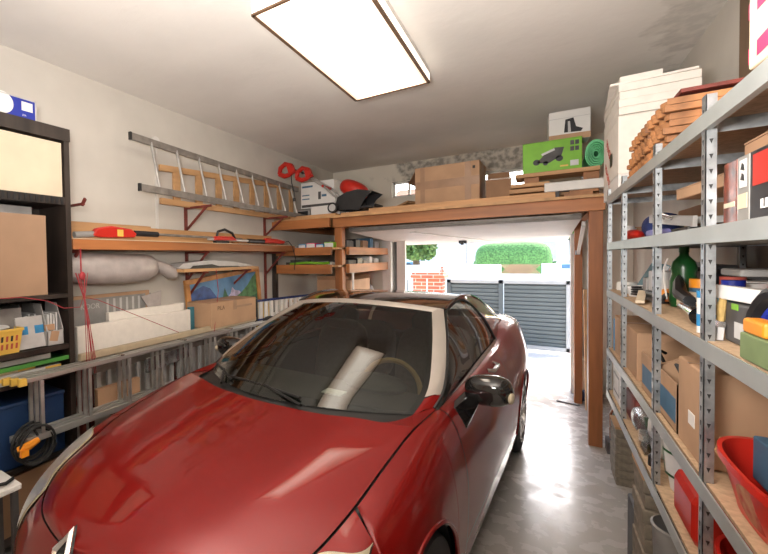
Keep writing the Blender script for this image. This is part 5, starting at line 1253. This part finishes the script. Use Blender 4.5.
it(MB().tube([(-2.30,.82,.54),(-2.27,.84,.555),(-2.30,.88,.545),(-2.27,.92,.55),(-2.31,.97,.54)],.009),'black_strap','rubber','black strap lying on the low white stand','strap',smooth=True)

# ------------------------------------------------------------------ left wall shelving on red uprights
ws_ = thing('wall_shelf','long orange stained wall shelf on dark red steel brackets, left wall','shelf',(-2.66,2.9,1.7))
MB().box(-2.845,-2.50,1.46,4.36,1.775,1.845).build('board','wood',ws_,bevel=.004)
MB().box(-2.845,-2.50,1.46,4.36,1.846,1.850).build('board_top','cream',ws_)
for y in (1.52,2.81,4.18):
    u_ = MB().box(-2.848,-2.82,y,y+.022,1.0 if y > 2 else 1.6,2.21).build('upright','redsteel',ws_)
    MB().box(-2.82,-2.54,y,y+.018,1.755,1.775).bar((-2.83,y+.009,1.50),(-2.56,y+.009,1.765),.014,.020).build('bracket','redsteel',u_)
    if y > 2: MB().box(-2.82,-2.50,y,y+.018,2.185,2.205).bar((-2.83,y+.009,1.98),(-2.56,y+.009,2.19),.014,.020).build('bracket','redsteel',u_)
    else: MB().box(-2.82,-2.48,y,y+.018,2.07,2.085).bar((-2.5,y+.009,2.07),(-2.46,y+.009,2.11),.014,.02).build('bracket','redsteel',u_)
low = thing('lower_wall_shelf','short plain board shelf below the long orange shelf, above the painting','shelf',(-2.66,3.0,1.59))
MB().box(-2.84,-2.545,2.50,3.62,1.585,1.612).build('board','pine',low)
MB().box(-2.82,-2.56,2.815,2.833,1.565,1.585).bar((-2.83,2.824,1.33),(-2.60,2.824,1.575),.014,.020).build('bracket','redsteel',low)
MB().box(-2.82,-2.56,3.50,3.518,1.565,1.585).bar((-2.83,3.51,1.40),(-2.60,3.51,1.575),.014,.020).build('bracket','redsteel',low)
it(MB().prism([(-2.60,2.48,1.625),(-2.60,2.55,1.665),(-2.60,2.9,1.69),(-2.60,3.25,1.675),(-2.60,3.58,1.63),(-2.60,3.58,1.613),(-2.60,2.5,1.613)],(-.17,0,0)),'plastic_cover','ltgrey','long pale blue-grey plastic cover lying on the lower wall shelf','cover',bevel=.01)
it(MB().prism([(-2.575,2.62,1.613),(-2.575,2.66,1.64),(-2.575,2.9,1.65),(-2.575,3.0,1.63),(-2.575,3.3,1.625),(-2.575,3.35,1.613)],(-.02,0,0)),'black_insert','black','black rubber strip tucked before the pale plastic cover','strip')
# planks, hedge trimmer, chainsaw pole on the long shelf
def shelfboard(label,y0,y1,x0,x1,z0,z1,m_='pine'): it(MB().box(x0,x1,y0,y1,z0,z1),'timber_board',m_,label,'board',bevel=.003)
shelfboard('pine plank on edge at the left end of the long wall shelf',1.55,2.30,-2.76,-2.73,1.851,1.985)
shelfboard('longer pine plank on edge behind the pole tools on the wall shelf',2.0,4.25,-2.80,-2.77,1.851,1.975)
shelfboard('short pine offcut lying at the right end of the long wall shelf',3.35,4.1,-2.70,-2.60,1.851,1.885,'cedar')
t = thing('pole_saw','red and black electric pole pruner lying along the long wall shelf','pole saw',(-2.56,2.1,1.851))
MB().prism([(-2.585,1.62,1.875),(-2.585,1.66,1.93),(-2.585,1.78,1.95),(-2.585,1.95,1.935),(-2.585,2.0,1.90),(-2.585,1.98,1.87),(-2.585,1.70,1.862)],(.055,0,0)).build('motor_housing','red',t,bevel=.012)
MB().box(-2.53,-2.527,1.82,1.87,1.875,1.925).build('yellow_label','yellow',t)
MB().cyl((-2.557,1.50,1.875),(-2.557,1.64,1.885),.022).build('cap','grey',t,smooth=True)
MB().cyl((-2.557,1.99,1.905),(-2.557,2.22,1.905),.022).build('grip','black',t,smooth=True)
MB().cyl((-2.557,2.2,1.905),(-2.557,3.35,1.90),.011).build('pole','alud',t,smooth=True)
t = thing('hedge_trimmer','pole hedge trimmer with a loop handle at the right end of the wall shelf','hedge trimmer',(-2.53,3.5,1.851))
MB().cyl((-2.53,2.80,1.885),(-2.53,3.75,1.885),.013).build('pole','alu',t,smooth=True)
MB().tube([(-2.53,2.92,1.90),(-2.53,2.94,1.96),(-2.53,3.04,1.985),(-2.53,3.16,1.955),(-2.53,3.2,1.90)],.013).build('loop_handle','black',t,smooth=True)
MB().prism([(-2.555,2.86,1.875),(-2.555,2.90,1.915),(-2.555,3.15,1.92),(-2.555,3.22,1.88)],(.045,0,0)).build('collar','red',t,bevel=.008)
MB().cyl((-2.53,3.42,1.885),(-2.53,3.72,1.885),.022).build('grip','black',t,smooth=True)
MB().prism([(-2.56,3.72,1.87),(-2.56,3.75,1.925),(-2.56,3.98,1.92),(-2.56,4.15,1.90),(-2.56,4.12,1.865)],(.055,0,0)).build('motor_housing','red',t,bevel=.012)
MB().tube([(-2.53,4.12,1.88),(-2.51,4.22,1.90),(-2.49,4.28,1.84),(-2.48,4.33,1.70),(-2.50,4.34,1.55)],.005).build('cable','rubber',t)
it(MB().box(-2.56,-2.52,2.90,3.10,1.851,1.872),'charger','black','small black charger under the loop handle on the wall shelf','charger',bevel=.004)
# upper ladders on the brackets
def ladder(name,label,y0,y1,zl0,zl1,zh0,zh1,x,rw,rh,n,m_,rung,rm,xo=0,fl=(.2,.2),cat='ladder',tilt=0,rr=.012):
    t = thing(name,label,cat,(x,(y0+y1)/2,min(zl0,zl1)))
    MB().bar((x,y0,zl0),(x,y1,zl1),rw,rh).build('rail',m_,t,bevel=.002); MB().bar((x+tilt,y0-.05*0,zh0),(x+tilt,y1,zh1),rw,rh).build('rail',m_,t,bevel=.002)
    for i in range(n):
        s = (fl[0]+i*(y1-y0-fl[0]-fl[1])/(n-1))/(y1-y0); y = y0+(y1-y0)*s; a = zl0+(zl1-zl0)*s; b_ = zh0+(zh1-zh0)*s
        if rung == 'round': MB().cyl((x,y,a),(x+tilt,y,b_),rr,n=10).build('rung',rm,t,smooth=True)
        else: MB().bar((x,y,a),(x+tilt,y,b_),rung[0],rung[1],up=(0,1,0)).build('rung',rm,t)
    return t
ld = ladder('wooden_ladder','light wooden ladder hung on its side on the left wall, behind the aluminium one',2.45,4.95,2.225,2.225,2.52,2.66,-2.775,.028,.055,8,'pine',(.02,.085),'pine')
ld = ladder('aluminium_ladder','grey aluminium ladder on its side on the upper wall brackets',2.05,4.72,2.265,2.235,2.68,2.60,-2.545,.022,.055,9,'alud','round','alu',tilt=-.10)
for z,x_ in ((2.265,-2.545),(2.68,-2.645)): MB().box(x_-.013,x_+.013,2.035,2.052,z-.030,z+.030).build('end_cap','black',ld)
cd_ = thing('cable_duct','white vertical cable duct on the left wall behind the ladders','cable duct',(-2.84,2.47,2.0))
MB().box(-2.848,-2.835,2.455,2.48,1.85,2.74).build('duct','wht_metal',cd_); MB().cyl((-2.849,2.468,2.765),(-2.83,2.468,2.765),.045).build('round_box','wht_metal',cd_,smooth=True)
# wrapped bundle hanging under the shelf
t = thing('wrapped_bundle','long bundle wrapped in translucent film, slung under the wall shelf','bundle',(-2.65,1.95,1.55))
P_ = [(-2.66,1.48,1.66),(-2.66,1.55,1.655),(-2.66,1.75,1.64),(-2.66,2.0,1.635),(-2.66,2.17,1.64),(-2.66,2.24,1.65),(-2.66,2.27,1.66),(-2.66,2.36,1.63),(-2.66,2.45,1.585),(-2.66,2.50,1.555)]
MB().tube(P_,.1,n=20,rr=[.085,.105,.115,.115,.108,.085,.045,.05,.06,.035]).build('film','bagcream',t,smooth=True)
MB().cyl((-2.66,1.465,1.66),(-2.66,1.56,1.66),.088,n=20).build('blue_core','lblblue',t,smooth=True)
# red cords
rc = thing('red_cord_tangle','tangle of red cords hanging from the wall shelf beside the bookcase','cords',(-2.48,1.5,1.6))
k = MB()
for i in range(7):
    a = random.uniform(-.02,.02); b_ = random.uniform(-.05,.10); zend = random.choice([1.05,1.1,.95,.75,.7])
    k.tube([(-2.485+a,1.50+a*2,1.62),(-2.47+a,1.51+b_*.3,1.45),(-2.455+a*.5,1.52+b_*.6,1.3),(-2.43,1.53+b_,zend)],.0022,n=5)
k.ell((-2.48,1.505,1.60),(.014,.022,.028),8).tube([(-2.485,1.50,1.78),(-2.485,1.50,1.62)],.005,n=5)
k.build('cords','redcord',rc)
k = MB().tube([(-2.44,.90,1.50),(-2.44,1.10,1.495),(-2.44,1.25,1.46),(-2.44,1.35,1.405),(-2.44,1.46,1.40),(-2.47,1.50,1.46),(-2.49,1.62,1.43),(-2.52,1.95,1.285),(-2.55,2.45,1.06)],.0025,n=5)
it(k,'red_cable','redcord','thin red cable drooping from the bookcase across the white foam board','cable')
it(MB().tube([(-2.50,2.87,1.60),(-2.47,2.86,1.4),(-2.45,2.80,1.2),(-2.43,2.74,1.0),(-2.40,2.74,.85)],.003,n=5),'red_strap','redcord','red strap hanging from the lower wall shelf in front of the brown carton','strap')
# grey lettered sheet, foam boards
t = thing('window_carton','grey printed sheet with a brown top edge leaning on the wall under the bundle','board',(-2.79,1.95,1.0))
MB().box(-2.80,-2.775,1.50,2.32,.98,1.415).build('sheet','grey',t); MB().box(-2.801,-2.774,1.50,2.30,1.415,1.44).box(-2.801,-2.774,2.26,2.30,1.1,1.415).build('edge','card',t)
text('KOOR','lettering',.055,(-2.7735,1.74,1.355),(0,1,0),(0,0,1),'ltgrey',t)
k = MB()
for i in range(6): k.box(-2.7748,-2.7735,1.88+i*.06,1.90+i*.06,1.2,1.40)
k.build('stripes','ltgrey',t)
it(MB().prism([(-2.76,2.20,1.39),(-2.76,2.42,1.43),(-2.76,2.40,1.10),(-2.76,2.28,1.28)],(.006,0,0)),'film_scrap','bagcream','scrap of clear wrapping hanging at the corner of the grey sheet','wrapping')
it(MB().box(-2.64,-2.60,1.53,2.62,.95,1.245),'foam_board','foam','long white polystyrene board standing behind the stacked ladders','board',bevel=.004)
it(MB().box(-2.70,-2.66,1.82,2.60,.95,1.305),'foam_board','foam','second white polystyrene board, a little higher, behind the long one','board',bevel=.004)
# brown carton with lettering
t = carton('large brown carton lettered PILA lying below the painting', -2.74,-2.44,2.72,3.42,1.062,1.295,'card',rz=0)
text('PILA','lettering',.055,(-2.4385,2.86,1.24),(0,1,0),(0,0,1),'inkbrown',t)
MB().box(-2.4395,-2.4385,3.05,3.35,1.22,1.24).build('print_band','tape',t)
it(MB().box(-2.66,-2.63,2.64,2.70,.97,1.26),'teal_folder','cyan','thin teal folder squeezed between the white board and the brown carton','folder')
# painting
t = thing('framed_painting','mountain lake painting in an orange wooden frame on the left wall','painting',(-2.8,3.4,1.1))
TP = Matrix.Translation((-2.80,3.40,1.08)) @ Matrix.Rotation(.085,4,'X') @ Matrix.Rotation(-.03,4,'Y')
for a in ((-.62,.62,.42,.47),(-.62,.62,0,.05),(-.62,-.56,.05,.42),(.56,.62,.05,.42)): MB().box(0,.03,*a,T=TP).build('frame','pinefr',t,bevel=.004)
MB().box(.004,.012,-.56,.56,.05,.42,T=TP).build('sky','artsky',t)
def art(pts,m_,n,d=.0125): MB().add([TP@V(d,a,b_) for a,b_ in pts],[tuple(range(len(pts)))]).build(n,m_,t)
art([(-.56,.12),(-.56,.33),(-.46,.36),(-.36,.38),(-.26,.34),(-.16,.22),(-.05,.16),(.1,.12)],'artblue','blue_mountain')
art([(.1,.12),(.0,.2),(.06,.23),(.10,.30),(.14,.26),(.22,.24),(.3,.18),(.36,.12)],'artsnow','snow_peak',.0128)
art([(.56,.12),(.56,.40),(.48,.36),(.38,.28),(.26,.22),(.12,.17),(.05,.12)],'artgreen','green_slope',.0131)
art([(-.56,.05),(-.56,.24),(-.48,.26),(-.42,.18),(-.3,.14),(0,.12),(.3,.12),(.56,.16),(.56,.05)],'artdkgreen','meadow',.0134)
art([(-.09,.12),(-.06,.2),(-.08,.2),(-.05,.27),(-.03,.31),(-.01,.26),(.02,.2),(-.0,.2),(.03,.12)],'artdkgreen','fir_tree',.0137)
art([(-.2,.06),(-.1,.12),(.25,.125),(.3,.08)],'artsky','lake',.0138)
# stacked aluminium extension ladder, three sections side by side
ext = thing('extension_ladder','three-section aluminium extension ladder laid on edge beside the car','ladder',(-2.41,2.3,.66))
for i,x_ in enumerate((-2.472,-2.422,-2.372)):
    y0 = 1.03+.02*i; o_ = (.05,.025,0)[i]
    MB().box(x_-.010,x_+.010,y0,3.60,1.006+.004*i,1.040).build('rail','alu',ext,bevel=.002); MB().box(x_-.010,x_+.010,y0,3.60,.665,.703).build('rail','alu',ext,bevel=.002)
    MB().box(x_-.013,x_+.013,y0-.03,y0+.012,1.002,1.043).build('end_cap','yellow',ext,bevel=.002)
    for j in range(9): MB().box(x_-.009,x_+.009,1.15+.305*j-.010+.008*i,1.15+.305*j+.010+.008*i,.703,1.008).build('rung','alu',ext)
for y_ in (1.7,2.3,2.9): MB().box(-2.44,-2.36,y_,y_+.03,1.040,1.047).build('clip','chromeish',ext)
ext2 = thing('grey_ladder','dull grey ladder behind the extension ladder, seen between its rungs','ladder',(-2.60,2.6,.62))
MB().box(-2.61,-2.59,1.62,3.6,.895,.945).build('rail','alud',ext2); MB().box(-2.61,-2.59,1.62,3.6,.60,.65).build('rail','alud',ext2)
for j in range(22): MB().box(-2.612,-2.588,1.66+.088*j,1.69+.088*j,.65,.90).build('rung','ltgrey',ext2)
it(MB().box(-2.492,-2.445,1.46,3.45,1.0405,1.088),'beige_profile','beige','long beige plastic profile lying on top of the stacked ladders','profile',bevel=.008)
hold = thing('wall_bracket_rack','red steel bracket rack carrying the stacked ladders, left wall','rack',(-2.6,2.6,.6))
for y_ in (1.75,2.6,3.4):
    MB().box(-2.84,-2.34,y_,y_+.03,.57,.60).build('arm','redsteel',hold); MB().box(-2.848,-2.82,y_,y_+.03,.2,.94).build('upright','redsteel',hold); MB().bar((-2.83,y_+.015,.25),(-2.5,y_+.015,.575),.02,.02).build('strut','redsteel',hold)
    MB().box(-2.47,-2.345,y_,y_+.03,.60,.664).build('pad','rubber',hold); 
    MB().box(-2.82,-2.62,y_,y_+.03,.93,.948).build('arm','redsteel',hold)
it(MB().box(-2.56,-2.52,1.62,1.98,.601,.80),'cardboard_piece','card','cardboard piece seen through the rungs above the hood','cardboard')
it(MB().prism([(-2.53,2.04,.93),(-2.53,2.04,.82),(-2.53,2.50,.85),(-2.53,2.50,.95)],(.02,0,0)),'silver_bag','foil','crumpled silver-blue bag seen through the rungs','bag')
it(MB().tube([(-2.55,1.54,.0),(-2.55,1.52,.60),(-2.55,1.50,.75),(-2.56,1.53,.9),(-2.56,1.50,.97)],.022),'red_hose','redsteel','dull red hose standing behind the first ladder rungs','hose',smooth=True)
# white slatted drying rack to the right of the brown carton
t = thing('drying_rack','folded airer with dark rails and white bars along the wall past the carton','airer',(-2.45,4.3,1.0))
for z0,z1 in ((1.245,1.262),(1.04,1.052)): MB().bar((-2.45,3.44,z0+.005),(-2.45,5.20,z0-.045),.03,.022).build('rail','bluecloth',t)
MB().bar((-2.45,3.44,1.01),(-2.45,3.44,1.275),.03,.02,up=(0,1,0)).build('end_rail','black',t)
for j in range(16):
    y_ = 3.52+j*.105; zt = 1.245-.045*(y_-3.44)/1.76; MB().bar((-2.45,y_,1.03),(-2.45,y_,zt),.022,.05,up=(0,1,0)).build('bar','wht_metal',t)
for y_ in (3.5,5.1): MB().box(-2.47,-2.43,y_,y_+.03,0,1.02).build('leg','dkgrey',t)
it(MB().box(-2.44,-2.425,3.60,3.64,1.06,1.16) if False else MB().ell((-2.40,3.60,1.04),(.04,.10,.035),8),'black_bag','rubber','small black bundle at the foot of the folded airer','bundle',smooth=True)
it(MB().box(-2.62,-2.50,3.64,3.78,.0,1.2),'tall_carton','yellow','tall yellow carton standing behind the bars of the folded airer','box')
